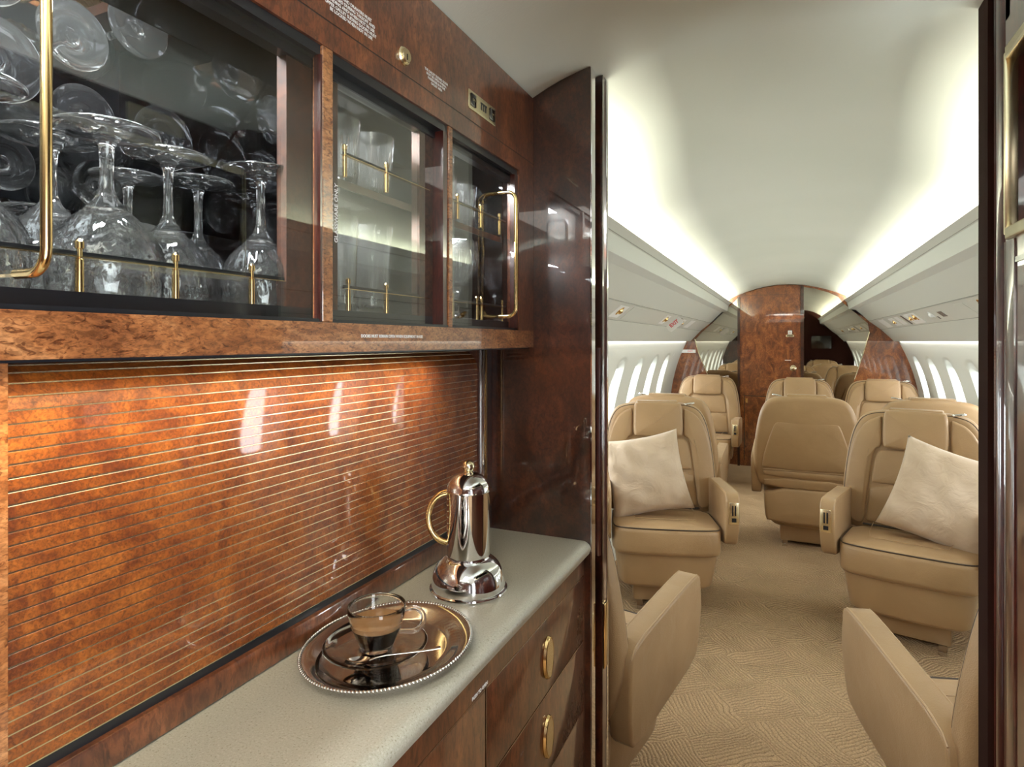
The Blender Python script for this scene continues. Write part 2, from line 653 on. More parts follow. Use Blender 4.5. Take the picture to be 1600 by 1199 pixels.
def sidewall(sgn, name, ys, y_start):
    g = G()
    def P(y, z, off=0.0):
        return (sgn * (catmull_x(z) + off), y, z)
    lowz = [0.0] + [0.05 * k for k in range(1, 12)] + [WZ0]
    hiz = [WZ1, 1.28, 1.33, 1.38, 1.44, 1.50, 1.56, 1.62, 1.66]
    ylist = [y_start + (YB - y_start) * i / 4 for i in range(5)]
    for zs in (lowz, hiz):
        g.grid([[P(y, z) for y in ylist] for z in zs])
    edges = [y_start]
    for y in ys:
        edges.append(y - 0.30)
        edges.append(y + 0.30)
    edges.append(YB)
    # plain strips at both ends
    zz = [WZ0 + (WZ1 - WZ0) * k / 12 for k in range(13)]
    first, last = ys[0] - 0.30, ys[-1] + 0.30
    for a, b in ((y_start, first), (last, YB)):
        if b - a > 0.005:
            g.grid([[P(a, z), P(b, z)] for z in zz])
    N = 56
    for yc in ys:
        rings = []
        def bound(t):
            a = 2 * PI * t
            cx, cz = math.cos(a), math.sin(a)
            hw, hh = 0.30, (WZ1 - WZ0) / 2
            k = min(hw / abs(cx) if abs(cx) > 1e-9 else 9e9, hh / abs(cz) if abs(cz) > 1e-9 else 9e9)
            return yc + cx * k, (WZ0 + WZ1) / 2 + cz * k
        def hole(t, s=1.0):
            a = 2 * PI * t
            c0, s0 = math.cos(a), math.sin(a)
            e = 2 / 2.9
            return (yc + WIN_HW * s * math.copysign(abs(c0) ** e, c0), WIN_C + WIN_HH * s * math.copysign(abs(s0) ** e, s0))
        bd = [bound(i / N) for i in range(N + 1)]
        for cyy, czz in ((yc - .3, WZ0), (yc - .3, WZ1), (yc + .3, WZ0), (yc + .3, WZ1)):
            kk = min(range(N), key=lambda i: (bd[i][0] - cyy) ** 2 + (bd[i][1] - czz) ** 2)
            bd[kk] = (cyy, czz)
        bd[N] = bd[0]
        for q in (0, 0.35, 0.7, 1.0):
            rings.append([P(*(bd[i][k] * (1 - q) + hole(i / N)[k] * q for k in (0, 1))) for i in range(N + 1)])
        # rolled reveal going outwards to the pane
        for s, off in ((0.975, 0.008), (0.93, 0.022), (0.88, 0.045), (0.86, 0.065)):
            rings.append([P(*hole(i / N, s), off) for i in range(N + 1)])
        g.grid(rings)
    o = g.build(name, M['wall'], smooth=50, recalc=False)
    return tag(o, kind='structure')

sidewall(-1, 'wall_left', WIN_L, YP1)
sidewall(1, 'wall_right', WIN_R, YP1)

wn = 0
for sgn, ys in ((-1, WIN_L), (1, WIN_R)):
    for yc in ys:
        wn += 1
        g = G()
        pts = []
        N = 40
        for i in range(N):
            a = 2 * PI * i / N
            c0, s0 = math.cos(a), math.sin(a)
            e = 2 / 2.9
            pts.append((yc + WIN_HW * .86 * math.copysign(abs(c0) ** e, c0), WIN_C + WIN_HH * .86 * math.copysign(abs(s0) ** e, s0)))
        f3 = lambda u, v, ww: (sgn * (catmull_x(v) + 0.062 + ww), u, v)
        g.tube([f3(u, v, 0.0) for u, v in pts], 0.007, 6, closed=True)
        fr = tag(g.build('window_%d' % wn, M['wall']), kind='structure')
        g = G()
        g.prism(pts, 0.004, 0.007, f3)
        g.build('window_glass', M['winpane'], fr, smooth=0)
        # pull-down shade, raised, its edge shows at the head of the opening
        g = G()
        g.rbox(-0.004, 0.004, -0.10, 0.10, -0.012, 0.012, 0.003, 2)
        g.rbox(-0.010, 0.004, -0.015, 0.015, -0.010, 0.0, 0.002, 2, mi=1)
        sh = g.build('window_shade', [M['white'], M['brass']], fr)
        sh.location = (sgn * (catmull_x(1.105) + 0.045), yc, 1.105)

# ------------------------------------------------------------------ aft bulkhead
def section(inset=0.0, zlo=0.0, n=14):
    """closed outline (x, z) of the cabin cross-section inside walls, bins and ceiling"""
    right = []
    z = zlo
    zs = [zlo + (1.28 - zlo) * k / 16 for k in range(17)]
    for z in zs:
        right.append((catmull_x(z) - inset, z))
    right += [(0.938 - inset, 1.292), (0.831 - inset, 1.403 - inset), (0.733 - inset, 1.484 - inset), (0.52 - inset, 1.695 - inset * .6)]
    top = [(x, 1.866 - 0.5 * x * x - inset) for x in [0.50 - 1.0 * k / 20 for k in range(21)]]
    left = [(-x, z) for x, z in reversed(right)]
    return right + top + left

g = G()
g.prism(section(-0.03), YB, YB + 0.04, lambda u, v, ww: (u, ww, v))
tag(g.build('wall_back', M['bulk'], smooth=0), kind='structure')

# mirror panels left and right of the door
def mirror_poly(side):
    if side < 0:
        return [(-0.455, 0.60), (-0.455, 1.745), (-0.52, 1.675), (-0.72, 1.475), (-0.82, 1.385), (-0.885, 1.31), (-0.845, 1.15), (-0.755, 0.94), (-0.70, 0.60)]
    return [(0.155, 0.60), (0.56, 0.60), (0.608, 0.925), (0.675, 1.15), (0.735, 1.375), (0.72, 1.465), (0.50, 1.675), (0.47, 1.725), (0.38, 1.775), (0.26, 1.815), (0.155, 1.835)]
for side, nm in ((-1, 'left'), (1, 'right')):
    g = G()
    g.prism(mirror_poly(side), YB - 0.012, YB - 0.0005, lambda u, v, ww: (u, ww, v))
    o = g.build('wall_mirror', M['mirror'], smooth=0)
    tag(o, 'tall tinted mirror panel %s of the wooden bulkhead door' % ('left' if side < 0 else 'right'), 'mirror')
    p = [(-0.89, 1.315), (-0.85, 1.15), (-0.757, 0.93)] if side < 0 else [(0.735, 1.38), (0.678, 1.15), (0.608, 0.92)]
    g = G()
    g.tube([(x, YB - 0.016, z) for x, z in smoothpoly(p, 2, False)], 0.007, 8, flat=0.5)
    g.build('edge_trim', M['palebrass'], o)
    o.name = 'wall_mirror'

# wooden door in the bulkhead
dr = tag(empty('door_1', (0, 0, 0)), kind='structure')
g = G()
DX0, DX1 = -0.43, 0.13
doorpoly = [(DX0, 0.004), (DX1, 0.004), (DX1, 1.80)] + [(DX1 + (DX0 - DX1) * k / 10, 1.80 + 0.0 * k) for k in range(1, 10)] + [(DX0, 1.80 - 0.03)]
topz = lambda x: 1.855 - 0.5 * x * x
doorpoly = [(DX0, 0.004), (DX1, 0.004)] + [(DX1 + (DX0 - DX1) * k / 12, topz(DX1 + (DX0 - DX1) * k / 12)) for k in range(13)]
g.prism(doorpoly, YB - 0.045, YB - 0.001, lambda u, v, ww: (u, ww, v))
g.build('door_panel', M['bulk'], dr, smooth=0)
g = G()
g.box(DX0 - 0.028, DX0 - 0.006, YB - 0.055, YB - 0.001, 0.0, topz(DX0 - .02) - 0.004)
g.box(DX1 + 0.004, DX1 + 0.032, YB - 0.06, YB - 0.001, 0.0, topz(DX1 + .02) - 0.004)
g.box(DX0 + 0.03, DX1 - 0.03, YB - 0.048, YB - 0.044, 1.762, 1.765)
g.build('door_frame', M['panel'], dr, smooth=0)
g = G()
g.lathe([(0.030, 0), (0.032, 0.004), (0.026, 0.012), (0.022, 0.014), (0.018, 0.022), (0.012, 0.026), (0, 0.026)], 24)
for p in g.v:
    pass
g.v = [(x + 0.068, YB - 0.045 - z, y + 1.02) for x, y, z in g.v]
g.build('door_knob', M['palebrass'], dr)
g = G()
g.box(0.0, 0.075, YB - 0.048, YB - 0.045, 1.335, 1.355)
g.build('coat_hook_plate', M['palebrass'], dr, smooth=0)
g = G()
g.box(0.01, 0.065, YB - 0.0505, YB - 0.0475, 1.341, 1.349)
g.build('plate_slot', M['black'], dr, smooth=0)
g = G()
g.rbox(0.018, 0.056, YB - 0.05, YB - 0.045, 1.36, 1.398, 0.002, 2)
g.build('no_smoking_sign', M['white'], dr)
text('N', 'sign_mark', dr, 0.018, (0.037, YB - 0.0512, 1.379), (1, 0, 0), (0, 0, 1), M['red_text'])
g = G()
g.box(-0.01, 0.048, YB - 0.047, YB - 0.045, 1.095, 1.102)
g.build('door_placard', M['white_text'], dr, smooth=0)
# low hatch in the door with its latch
g = G()
for a in ((-0.395, -0.389, 0.06, 0.73), (-0.395, 0.10, 0.724, 0.73)):
    g.box(a[0], a[1], YB - 0.0465, YB - 0.0445, a[2], a[3])
g.build('hatch_seam', M['black'], dr, smooth=0)
g = G()
g.box(-0.412, -0.405, YB - 0.049, YB - 0.045, 0.64, 0.71)
g.box(-0.380, -0.360, YB - 0.049, YB - 0.045, 0.655, 0.70)
g.build('hatch_latch', M['brass'], dr, smooth=0)

# emergency placard on the left of the bulkhead
o = G().box(-1.03, -0.885, YB - 0.006, YB - 0.001, 1.165, 1.20).build('exit_placard', M['white'], smooth=0)
tag(o, 'small white placard with red letters on the wood beside the left mirror', 'sign')
text('EXIT', 'lettering', o, 0.026, (-0.94, YB - 0.0075, 1.1825), (1, 0, 0), (0, 0, 1), M['red_text'])

# ------------------------------------------------------------------ forward partition (galley side, and the face towards the cabin)
def cabin_half(x0, x1, n=24):
    """outline (x, z) of the partition between x0 and x1 (both the same side of the axis)"""
    s = 1 if x1 > 0 else -1
    a, b = abs(x0), abs(x1)
    a, b = min(a, b), max(a, b)
    pts = []
    for k in range(n + 1):
        x = a + (b - a) * k / n
        if x <= 0.70:
            z = ceil_z(x, YP1) - 0.001
        elif x < 0.93:
            z = 1.60 - (x - 0.70) * 1.05
        else:
            z = 1.358 - (x - 0.93) * 1.6
        pts.append((s * x, z))
    return [(s * a, 0.0)] + pts + [(s * b, 0.0)]

EDGE_L, EDGE_R = -0.362, 0.300
g = G()
g.prism(cabin_half(EDGE_L, -1.10), YP0, YP0 + 0.026, lambda u, v, ww: (u, ww, v))
tag(g.build('wall_front_left', M['panel'], smooth=0), kind='structure')
# polished edge strip on the aisle side
g = G().rbox(EDGE_L, EDGE_L + 0.003, YP0 + 0.001, YP0 + 0.026, 0.0, ceil_z(0.36, YP0) - 0.002, 0.0008, 1)
o = g.build('trim_1', M['chrome'])
tag(o, kind='structure')
# second leaf: pocketed sliding door, only its edge shows
dl = tag(empty('door_2'), kind='structure')
g = G()
g.prism(cabin_half(-0.351, -1.10), 1.243, YP1, lambda u, v, ww: (u, ww, v))
g.build('door_panel', M['panel'], dl, smooth=0)
g = G().rbox(-0.352, -0.3475, YP1 - 0.012, YP1 + 0.0005, 0.0, 1.846, 0.001, 1)
g.build('edge_strip', M['chrome'], dl)
g = G()
g.tube([(-0.360, 1.241, 0.84), (-0.360, 1.2395, 0.88), (-0.360, 1.2395, 1.24), (-0.360, 1.2395, 1.276)], 0.0055, 10)
g.build('edge_bead', M['mahog'], dl)
g = G()
g.rbox(-0.3505, -0.3465, 1.2455, 1.268, 0.60, 0.735, 0.0015, 2)
g.build('edge_pull', M['brass'], dl)
g = G()
g.rbox(-0.3665, -0.3585, YP0 + 0.006, YP0 + 0.02, 0.655, 0.735, 0.0015, 2)
o = g.build('partition_latch', M['palebrass'])
tag(o, 'narrow brass latch plate on the edge of the galley partition', 'latch')

# right side of the passage: aft leaf, rounded column and stiles, galley cabinet further forward
g = G()
g.prism(cabin_half(0.300, 1.10), 1.222, YP1, lambda u, v, ww: (u, ww, v))
tag(g.build('wall_front_right', M['edge'], smooth=0), kind='structure')
g = G()
H = 1.855
cx, cy = 0.327, 1.197
pts = [(0.300, 1.2215), (0.306, 1.2215)]
col = [(cx + 0.022 * math.cos(R(a)), cy + 0.022 * math.sin(R(a))) for a in range(120, 261, 14)]
g.prism([(0.36, 1.2215), (0.308, 1.2215)] + col + [(0.318, 1.173), (0.36, 1.173)], 0.0, H - 0.005, lambda u, v, ww: (u, v, ww))
tag(g.build('trim_2', M['mahog']), kind='structure')
rc = empty('storage_cabinet', (0.31, 0.0, 0.0))
tag(rc, 'dark wood cabinet with a brass framed niche at the right picture edge', 'cabinet')
g = G()   # local: face at x=0, body towards +x
Y0, Y1 = 0.15, 1.171
NZ0, NZ1, NY0, NY1 = 1.452, 1.732, 0.30, 1.155
g.box(0, 0.30, Y0, Y1, 0.0, NZ0)
g.box(0, 0.30, Y0, Y1, NZ1, 1.785)
g.box(0, 0.02, Y0, Y1, 1.785, 1.822)  # lip added to keep the fill strip on top out of sight
g.box(0, 0.30, Y1 - 0.02, Y1, 1.785, 1.822)
g.box(0, 0.30, NY1, Y1, NZ0, NZ1)
g.box(0, 0.30, Y0, NY0, NZ0, NZ1)
g.box(0.12, 0.30, NY0, NY1, NZ0, NZ1)
g.build('body', M['mahog'], rc, smooth=0)
g = G()
g.rbox(-0.0025, 0.002, 1.126, 1.1705, 0.0, NZ0 - 0.009, 0.001, 2)
g.build('stile', M['mahog'], rc)
g = G()
g.box(0.112, 0.119, NY0 + .005, NY1 - .005, NZ0 + .005, NZ1 - .005)
g.build('niche_lining', M['lining'], rc, smooth=0)
g = G()
for (a, b, c, d) in ((NY0, NY1, NZ0 - .008, NZ0 + .012), (NY0, NY1, NZ1 - .012, NZ1 + .008), (NY1 - .001, NY1 + .007, NZ0, NZ1), (NY0 - .008, NY0 + .01, NZ0, NZ1)):
    g.rbox(-0.006, 0.012, a, b, c, d, 0.003, 2)
g.build('niche_frame', M['palebrass'], rc)
g = G()
g.box(-0.0015, 0.0, Y0, Y1 - 0.02, NZ0 - 0.045, NZ0 - 0.037)
g.build('door_seam', M['black'], rc, smooth=0)
g = G()
g.box(-0.003, 0.0, 0.85, 0.985, 1.765, 1.806)
g.build('upper_plate', M['palebrass'], rc, smooth=0)

# panel back wall behind the photographer, sides of the entry
g = G()
g.prism([(-1.2, 0), (1.2, 0), (1.2, 1.3), (0.72, 1.60)] + [(x, ceil_z(x, 0)) for x in (0.6, 0.4, 0.2, 0, -0.2, -0.4, -0.6)] + [(-0.72, 1.6), (-1.2, 1.3)], Y_BACK, Y_BACK + 0.03, lambda u, v, ww: (u, ww, v))
tag(g.build('wall_entry', M['panel'], smooth=0), kind='structure')
g = G()
g.box(-0.60, 0.60, Y_BACK + 0.03, -0.83, 1.68, 1.70)
g.box(-0.60, 0.60, -0.842, -0.83, 1.68, 1.765)
tag(g.build('lamp_baffle', M['bin'], smooth=0), kind='structure')  # unseen ledge and lip, added to hide the fill strip at the entry
g = G()
g.box(1.06, 1.09, Y_BACK, -0.75, 0, 1.35)
g.box(1.06, 1.09, 0.10, 1.2, 0, 1.35)
g.box(1.06, 1.09, -0.75, 0.10, 0, 0.1)
g.add([(1.06, Y_BACK, 1.35), (1.06, 1.2, 1.35), (0.70, 1.2, 1.62), (0.70, Y_BACK, 1.62)], [(0, 1, 2, 3)])
tag(g.build('wall_entry_side', M['wall'], smooth=0), kind='structure')

# screen on the aft face of the right partition (shows in the bulkhead mirror)
o = G().rbox(0.42, 0.74, YP1, YP1 + 0.02, 1.16, 1.385, 0.004, 2).build('wall_screen', M['screen'])
tag(o, 'flat black video screen on the forward partition, seen in the mirror', 'screen')

# ------------------------------------------------------------------ overhead bins
def overhead_bin(sgn, nm):
    t = empty('overhead_bin')
    lab = {'left': 'long off-white overhead bin above the left windows, with the exit sign',
           'right': 'long off-white overhead bin above the right windows'}[nm]
    tag(t, lab, 'overhead bin')
    def f(u, v, ww):
        return (sgn * u, ww, v)
    a, b = YP1 + 0.001, YB - 0.001
    g = G()
    # upper door face with a lip, closed body behind it
    up = [(0.52, 1.695), (0.535, 1.700), (0.545, 1.690), (0.56, 1.605), (0.69, 1.585), (0.80, 1.46), (0.733, 1.484)]
    g.prism(up, a, b, f)
    g.build('door_panel', M['bin'], t, smooth=20)
    g = G()
    g.prism([(0.7345, 1.4815), (0.80, 1.458), (0.85, 1.42), (0.8305, 1.4045)], a, b, f)
    g.build('service_strip', M['psu'], t, smooth=0)
    g = G()
    g.prism([(0.832, 1.402), (0.852, 1.418), (0.955, 1.315), (0.955, 1.29), (0.938, 1.29)], a, b, f)
    g.build('bottom_panel', M['bin'], t, smooth=0)
    # seams
    g = G()
    n = Vector((-0.703, -0.711))
    for q in ((0.545, 1.6715), (0.731, 1.4865), (0.8313, 1.4037)):
        g.box(sgn * q[0] - 0.0012, sgn * q[0] + 0.0012, a, b, q[1] - 0.0022, q[1] + 0.0008)
    g.build('panel_seam', plain('bin_seam', (0.28, 0.28, 0.24), 0.6) if 'bin_seam' not in bpy.data.materials else bpy.data.materials['bin_seam'], t, smooth=0)
    # fittings on the strip: local frame u along y, v down the slope
    A = Vector((0.7345, 1.4815))
    B = Vector((0.8305, 1.4045))
    d = (B - A).normalized()
    nn = Vector((d.y, -d.x))       # towards the cabin, downwards
    def F(y, s, h):                # s 0..1 across strip, h height off it
        p = A + (B - A) * s + nn * h
        return (sgn * p.x, y, p.y)
    def plate(name, y0, y1, s0, s1, h, mt, r=0):
        g = G()
        vs = [F(y, s, hh) for y in (y0, y1) for s in (s0, s1) for hh in (-0.001, h)]
        g.add(vs, [(0, 1, 3, 2), (4, 6, 7, 5), (0, 4, 5, 1), (2, 3, 7, 6), (0, 2, 6, 4), (1, 5, 7, 3)])
        return g.build(name, mt, t, smooth=0)
    def eyeball(y, s=0.5, r=0.018, mt=None):
        g = G()
        nv = Vector(F(y, s, 1)) - Vector(F(y, s, 0))
        q = nv.to_track_quat('Z', 'Y').to_matrix().to_4x4()
        q.translation = Vector(F(y, s, 0))
        g.lathe([(r * 1.6, 0), (r * 1.6, 0.003), (r * 1.1, 0.004), (r * 0.95, 0.010), (r * 0.5, 0.016), (0, 0.017)], 18)
        g.v = [tuple(q @ Vector(p)) for p in g.v]
        return g.build('reading_lamp', mt or M['brass'], t)
    def slot(y, w=0.022):
        plate('vent_slot', y, y + w, 0.12, 0.9, 0.0012, M['black'])
    if sgn < 0:
        plate('lamp_bezel', 2.98, 3.16, 0.15, 0.85, 0.002, M['white']); eyeball(3.07, 0.45)
        plate('access_cover', 3.25, 3.55, 0.08, 0.92, 0.002, M['bin'])
        plate('lamp_bezel', 4.28, 4.45, 0.15, 0.85, 0.002, M['white']); eyeball(4.37, 0.45)
        slot(4.92, 0.035)
        plate('lamp_bezel', 5.06, 5.22, 0.2, 0.8, 0.002, M['white']); eyeball(5.14, 0.5, 0.014)
        plate('lamp_bezel', 5.45, 5.7, 0.12, 0.88, 0.002, M['white'])
        plate('access_cover', 1.8, 2.7, 0.08, 0.92, 0.002, M['bin'])
    else:
        plate('lamp_bezel', 3.05, 3.32, 0.12, 0.88, 0.002, M['psu']); eyeball(3.2, 0.42, 0.022)
        plate('access_cover', 3.45, 3.62, 0.15, 0.85, 0.002, M['bin'])
        for k in range(5):
            plate('speaker_slot', 3.98 + k * 0.022, 3.988 + k * 0.022, 0.35, 0.7, 0.0012, M['panel'] if False else M['screen'])
        eyeball(4.25, 0.45, 0.016, M['white'])
        plate('indicator', 4.18, 4.2, 0.62, 0.8, 0.002, M['black'])
        plate('lamp_bezel', 4.62, 4.98, 0.1, 0.9, 0.002, M['white']); eyeball(4.72, 0.42, 0.018); eyeball(4.88, 0.45, 0.014)
        slot(5.08, 0.05)
        plate('lamp_bezel', 5.25, 5.42, 0.15, 0.85, 0.002, M['white'])
        plate('lamp_bezel', 5.5, 5.72, 0.15, 0.85, 0.002, M['white']); eyeball(5.6, 0.5, 0.013)
        plate('lamp_bezel', 5.95, 6.25, 0.1, 0.9, 0.002, M['white'])
        plate('access_cover', 1.8, 2.8, 0.08, 0.92, 0.002, M['bin'])
    return t, F

binL, FL = overhead_bin(-1, 'left')
binR, FR = overhead_bin(1, 'right')

# exit sign hanging off the left strip
es = empty('exit_sign', (-0.775, 4.72, 1.425))
tag(es, 'small white sign with red EXIT letters hanging below the left overhead bin', 'exit sign')
g = G()
g.pill(rrect(-0.075, 0.075, -0.045, 0.045, 0.015), -0.004, 0.004, 0.002, lambda u, v, ww: (u, ww, v))
sb = g.build('sign_board', M['white'], es)
text('EXIT', 'lettering', es, 0.042, (0.0, -0.0055, 0.0), (1, 0, 0), (0, 0, 1), M['red_text'], bold=0.0012)
es.rotation_euler = (R(8), R(-38), 0)
es.scale = (0.85, 0.85, 0.85)

# ================================================================== GALLEY, LEFT SIDE
XF = -0.486                  # front face of the upper cabinet
ZB, ZT = 1.277, 1.803        # its bottom and top
ZO0, ZO1 = 1.312, 1.632      # opening
YG0 = -0.60                  # where the run begins, behind the photographer
uc = empty('upper_cabinet', (0, 0, 0))
tag(uc, 'wall cabinet of glossy burl wood with sliding glass doors full of glassware', 'cabinet')
g = G()
g.box(-0.80, XF, YG0, YP0 - 0.001, 1.664, ZT - 0.001)
for v in range(len(g.v)):
    x, y, z = g.v[v]
    if z > 1.7:
        g.v[v] = (x, y, min(z, ceil_z(x, y) - 0.002))
g.build('fascia', M['fascia'], uc, smooth=0)
g = G()
g.box(XF - 0.0015, XF - 0.0005, YG0, 1.182, 1.6615, 1.665)
g.box(-0.80, XF - 0.002, YG0, YP0 - 0.001, ZO1 + .001, 1.6635)
g.build('seam', M['black'], uc, smooth=0)
g = G()
g.box(XF - 0.022, XF, YG0, YP0 - 0.001, ZO1, 1.6622)
g.build('top_rail', M['fascia'], uc, smooth=0)
g = G()
g.box(-0.80, XF, YG0, YP0 - 0.001, ZB, ZO0)
g.build('bottom_rail', M['rail'], uc, smooth=0)
g = G()
g.box(-0.72, XF - 0.012, YG0, YP0 - 0.001, ZB - 0.0025, ZB - 0.0002)
g.build('underside', M['black'], uc, smooth=0)
# right jamb
g = G()
g.box(XF - 0.025, XF, 1.112, YP0 - 0.001, ZO0, ZO1)
g.build('jamb', M['fascia'], uc, smooth=0)
# door tracks (black), top and bottom
g = G()
g.box(XF - 0.030, XF - 0.004, YG0, 1.111, ZO1 - 0.012, ZO1 + 0.0)
g.box(XF - 0.034, XF - 0.018, YG0, 1.111, ZO1 - 0.022, ZO1 - 0.012)
g.box(XF - 0.006, XF - 0.002, YG0, 1.111, ZO0, ZO0 + 0.004)
g.build('door_track', M['black'], uc, smooth=0)
# shelf floor with black front edge
g = G()
g.box(-0.80, XF - 0.022, YG0, 1.111, ZO0, 1.329)
g.build('cabinet_floor', M['black'], uc, smooth=0)
# stiles behind the doors and dividers
for (a, b, dv) in ((0.515, 0.60, 0.595), (0.785, 0.862, 0.815)):
    g = G()
    g.box(XF - 0.036, XF - 0.022, a, b, 1.329, ZO1 - 0.02)
    dd = g.build('divider', M['satin'], uc, smooth=0)
    g = G()
    g.box(-0.80, XF - 0.037, dv, dv + 0.012, 1.329, ZO1)
    g.build('divider_mirror', M['lining'], dd, smooth=0)
# dark mirror lining: back, slanted back, top, ends
g = G()
C0 = 2.25                     # slanted face z = x + C0
g.box(-0.806, -0.80, YG0, 1.111, 1.329, ZO1)
g.box(-0.80, XF - 0.03, YG0, YG0 + 0.005, 1.329, ZO1)
g.box(-0.80, XF - 0.034, 1.106, 1.111, 1.329, ZO1)
g.box(-0.80, XF - 0.034, YG0, 1.106, ZO1 - 0.002, ZO1)
g.build('mirror_lining', M['lining'], uc, smooth=0)
g = G()
for (a, b) in ((YG0 + .005, 0.593),):
    x0, x1 = -0.799, ZO1 - 0.003 - C0
    g.add([(x0, a, x0 + C0), (x0, b, x0 + C0), (x1, b, x1 + C0), (x1, a, x1 + C0)], [(0, 1, 2, 3)])
    g.add([(x0 - .004, a, x0 + C0 + .004), (x0 - .004, b, x0 + C0 + .004), (x1 - .004, b, x1 + C0 + .004), (x1 - .004, a, x1 + C0 + .004)], [(0, 1, 2, 3)])
g.build('slanted_mirror', M['tilt'], uc, smooth=0)
# glass shelves in the two right compartments
for (a, b) in ((0.608, 0.814), (0.828, 1.105)):
    g = G()
    g.box(-0.795, XF - 0.038, a, b, 1.492, 1.498)
    shf = g.build('shelf', M['pane_clear'], uc, smooth=0)
    g = G()
    g.box(XF - 0.0379, XF - 0.036, a, b, 1.488, 1.4985)
    g.build('shelf_edge', M['mahog'], shf, smooth=0)
# gallery rails with brass posts
def gallery(y0, y1, z0, posts, x=-0.5095, h=0.030):
    g = G()
    g.box(x - 0.0008, x + 0.0008, y0, y1, z0 + h - 0.002, z0 + h + 0.002)
    r = g.build('gallery_rail', M['black'], uc, smooth=0)
    g = G()
    g.box(x - 0.0028, x + 0.0028, y0, y1, z0 + h - 0.0026, z0 + h - 0.0018)
    g.build('rail_edge', M['brass'], r, smooth=0)
    for y in posts:
        g = G()
        g.lathe([(0.0032, 0), (0.0032, h - 0.004), (0.0022, h - 0.003), (0.0022, h + 0.004), (0.0034, h + 0.0045), (0.0034, h + 0.010), (0.0015, h + 0.012), (0, h + 0.012)], 12, (x, y, z0))
        g.build('post', M['brass'], r)
gallery(-0.55, 0.513, 1.329, [-0.10, 0.0, 0.10, 0.20, 0.298, 0.381, 0.468])
gallery(0.612, 0.812, 1.329, [0.622, 0.703])
gallery(0.83, 1.10, 1.329, [0.888, 0.975, 0.993, 1.082])
gallery(0.612, 0.812, 1.498, [0.615, 0.703])
gallery(0.83, 1.10, 1.498, [0.905, 0.99, 1.07])

# mullions and glass doors
for (a, b) in ((0.549, 0.567), (0.837, 0.849)):
    g = G()
    g.rbox(XF - 0.016, XF - 0.0005, a, b, ZO0 + 0.0005, ZO1 - 0.0, 0.001, 1)
    g.build('mullion', M['rail'], uc)
def glass_door(y0, y1, x, mt='pane', name='glass_door'):
    g = G()
    g.box(x - 0.0045, x, y0, y1, ZO0 + 0.002, ZO1 - 0.012)
    return g.build(name, M[mt], uc, smooth=0)
d1 = glass_door(-0.10, 0.545, XF - 0.003, 'pane_clear')
d2 = glass_door(0.569, 0.887, XF - 0.0195)
d3 = glass_door(0.852, 1.108, XF - 0.011, 'pane_clear')
for dr_, bx in ((d1, (XF - 0.010, XF - 0.0008, 0.5455, 0.5488)), (d2, (XF - 0.022, XF - 0.003, 0.823, 0.836)), (d3, (XF - 0.012, XF - 0.002, 1.096, 1.111))):
    g = G()
    g.box(*bx, ZO0 + .001, ZO1 - 0.012)
    g.build('door_edge', M['mahog'], dr_, smooth=0)
def dhandle(door, y, z0, z1, x, out=0.034, r=0.0036, reach=0.018):
    c = 0.016
    pts = [(x, y - reach, z1)]
    path = [(x, y, z1), (x + out, y, z1), (x + out, y, z0), (x, y, z0)]
    pp = [(x - 0.001, y, z1)]
    for k in range(0, 7):
        a = R(90 - 15 * k)
        pp.append((x + out - c + c * math.cos(a), y, z1 - c + c * math.sin(a)))
    for k in range(0, 7):
        a = R(-15 * k)
        pp.append((x + out - c + c * math.cos(a), y, z0 + c + c * math.sin(a)))
    pp.append((x - 0.001, y, z0))
    g = G()
    g.tube(pp, r, 12)
    return g.build('door_handle', M['brass'], door)
dhandle(d1, 0.245, 1.337, 1.60, XF - 0.003)
dhandle(d3, 1.045, 1.337, 1.572, XF - 0.011)

# lock, switch plate, lettering on the fascia
g = G()
g.lathe([(0.013, 0), (0.013, 0.002), (0.0115, 0.004), (0.0095, 0.004), (0.0095, 0.0065), (0.009, 0.007), (0, 0.007)], 28)
g.v = [(XF + z, 0.710 + x, 1.687 + y) for x, y, z in g.v]
lk = g.build('lock', M['palebrass'], uc)
g = G()
g.box(XF + 0.007, XF + 0.0075, 0.7092, 0.7108, 1.681, 1.689)
g.build('keyhole', M['black'], lk, smooth=0)
g = G()
g.pill(rrect(0.897, 1.001, 1.682, 1.714, 0.003), 0.0, 0.0025, 0.0008, lambda u, v, ww: (XF + ww, u, v))
sp = g.build('switch_plate', M['palebrass'], uc)
for (a, b, c, d) in ((0.904, 0.922, 1.688, 1.709), (0.976, 0.995, 1.688, 1.709)):
    g = G()
    g.rbox(XF + 0.0015, XF + 0.0045, a, b, c, d, 0.001, 2)
    bt = g.build('switch_button', M['screen'], sp)
    text('CALL' if a < .95 else 'ON', 'lettering', sp, 0.005, (XF + 0.0048, (a + b) / 2, 1.6985), (0, 1, 0), (0, 0, 1), M['palebrass'])
g = G()
for k in range(3):
    g.box(XF + 0.0026, XF + 0.003, 0.942 + k * 0.008, 0.946 + k * 0.008, 1.693, 1.706)
g.box(XF + 0.0026, XF + 0.003, 0.941, 0.965, 1.7035, 1.706)
g.build('speaker_slots', M['black'], sp, smooth=0)
TX, TY = (0, 1, 0), (0, 0, 1)
text('DOORS AND DRAWERS MUST\nBE CLOSED DURING TAKEOFF AND\nLANDING AND WHEN NOT IN USE.\nUPPER GALLEY SLIDING DOORS MUST\nBE LOCKED WHEN NOT IN USE', 'placard_lettering', uc, 0.0056, (XF + 0.0006, 0.600, 1.6905), TX, TY, M['white_text'], bold=0.00008)
text('THE GALLEY SLIDING DOOR\nMUST BE OPEN WHEN A\nPASSENGER IS IN THE\nGALLEY AREA', 'placard_lettering', uc, 0.0052, (XF + 0.0006, 0.798, 1.6855), TX, TY, M['white_text'], bold=0.00008)
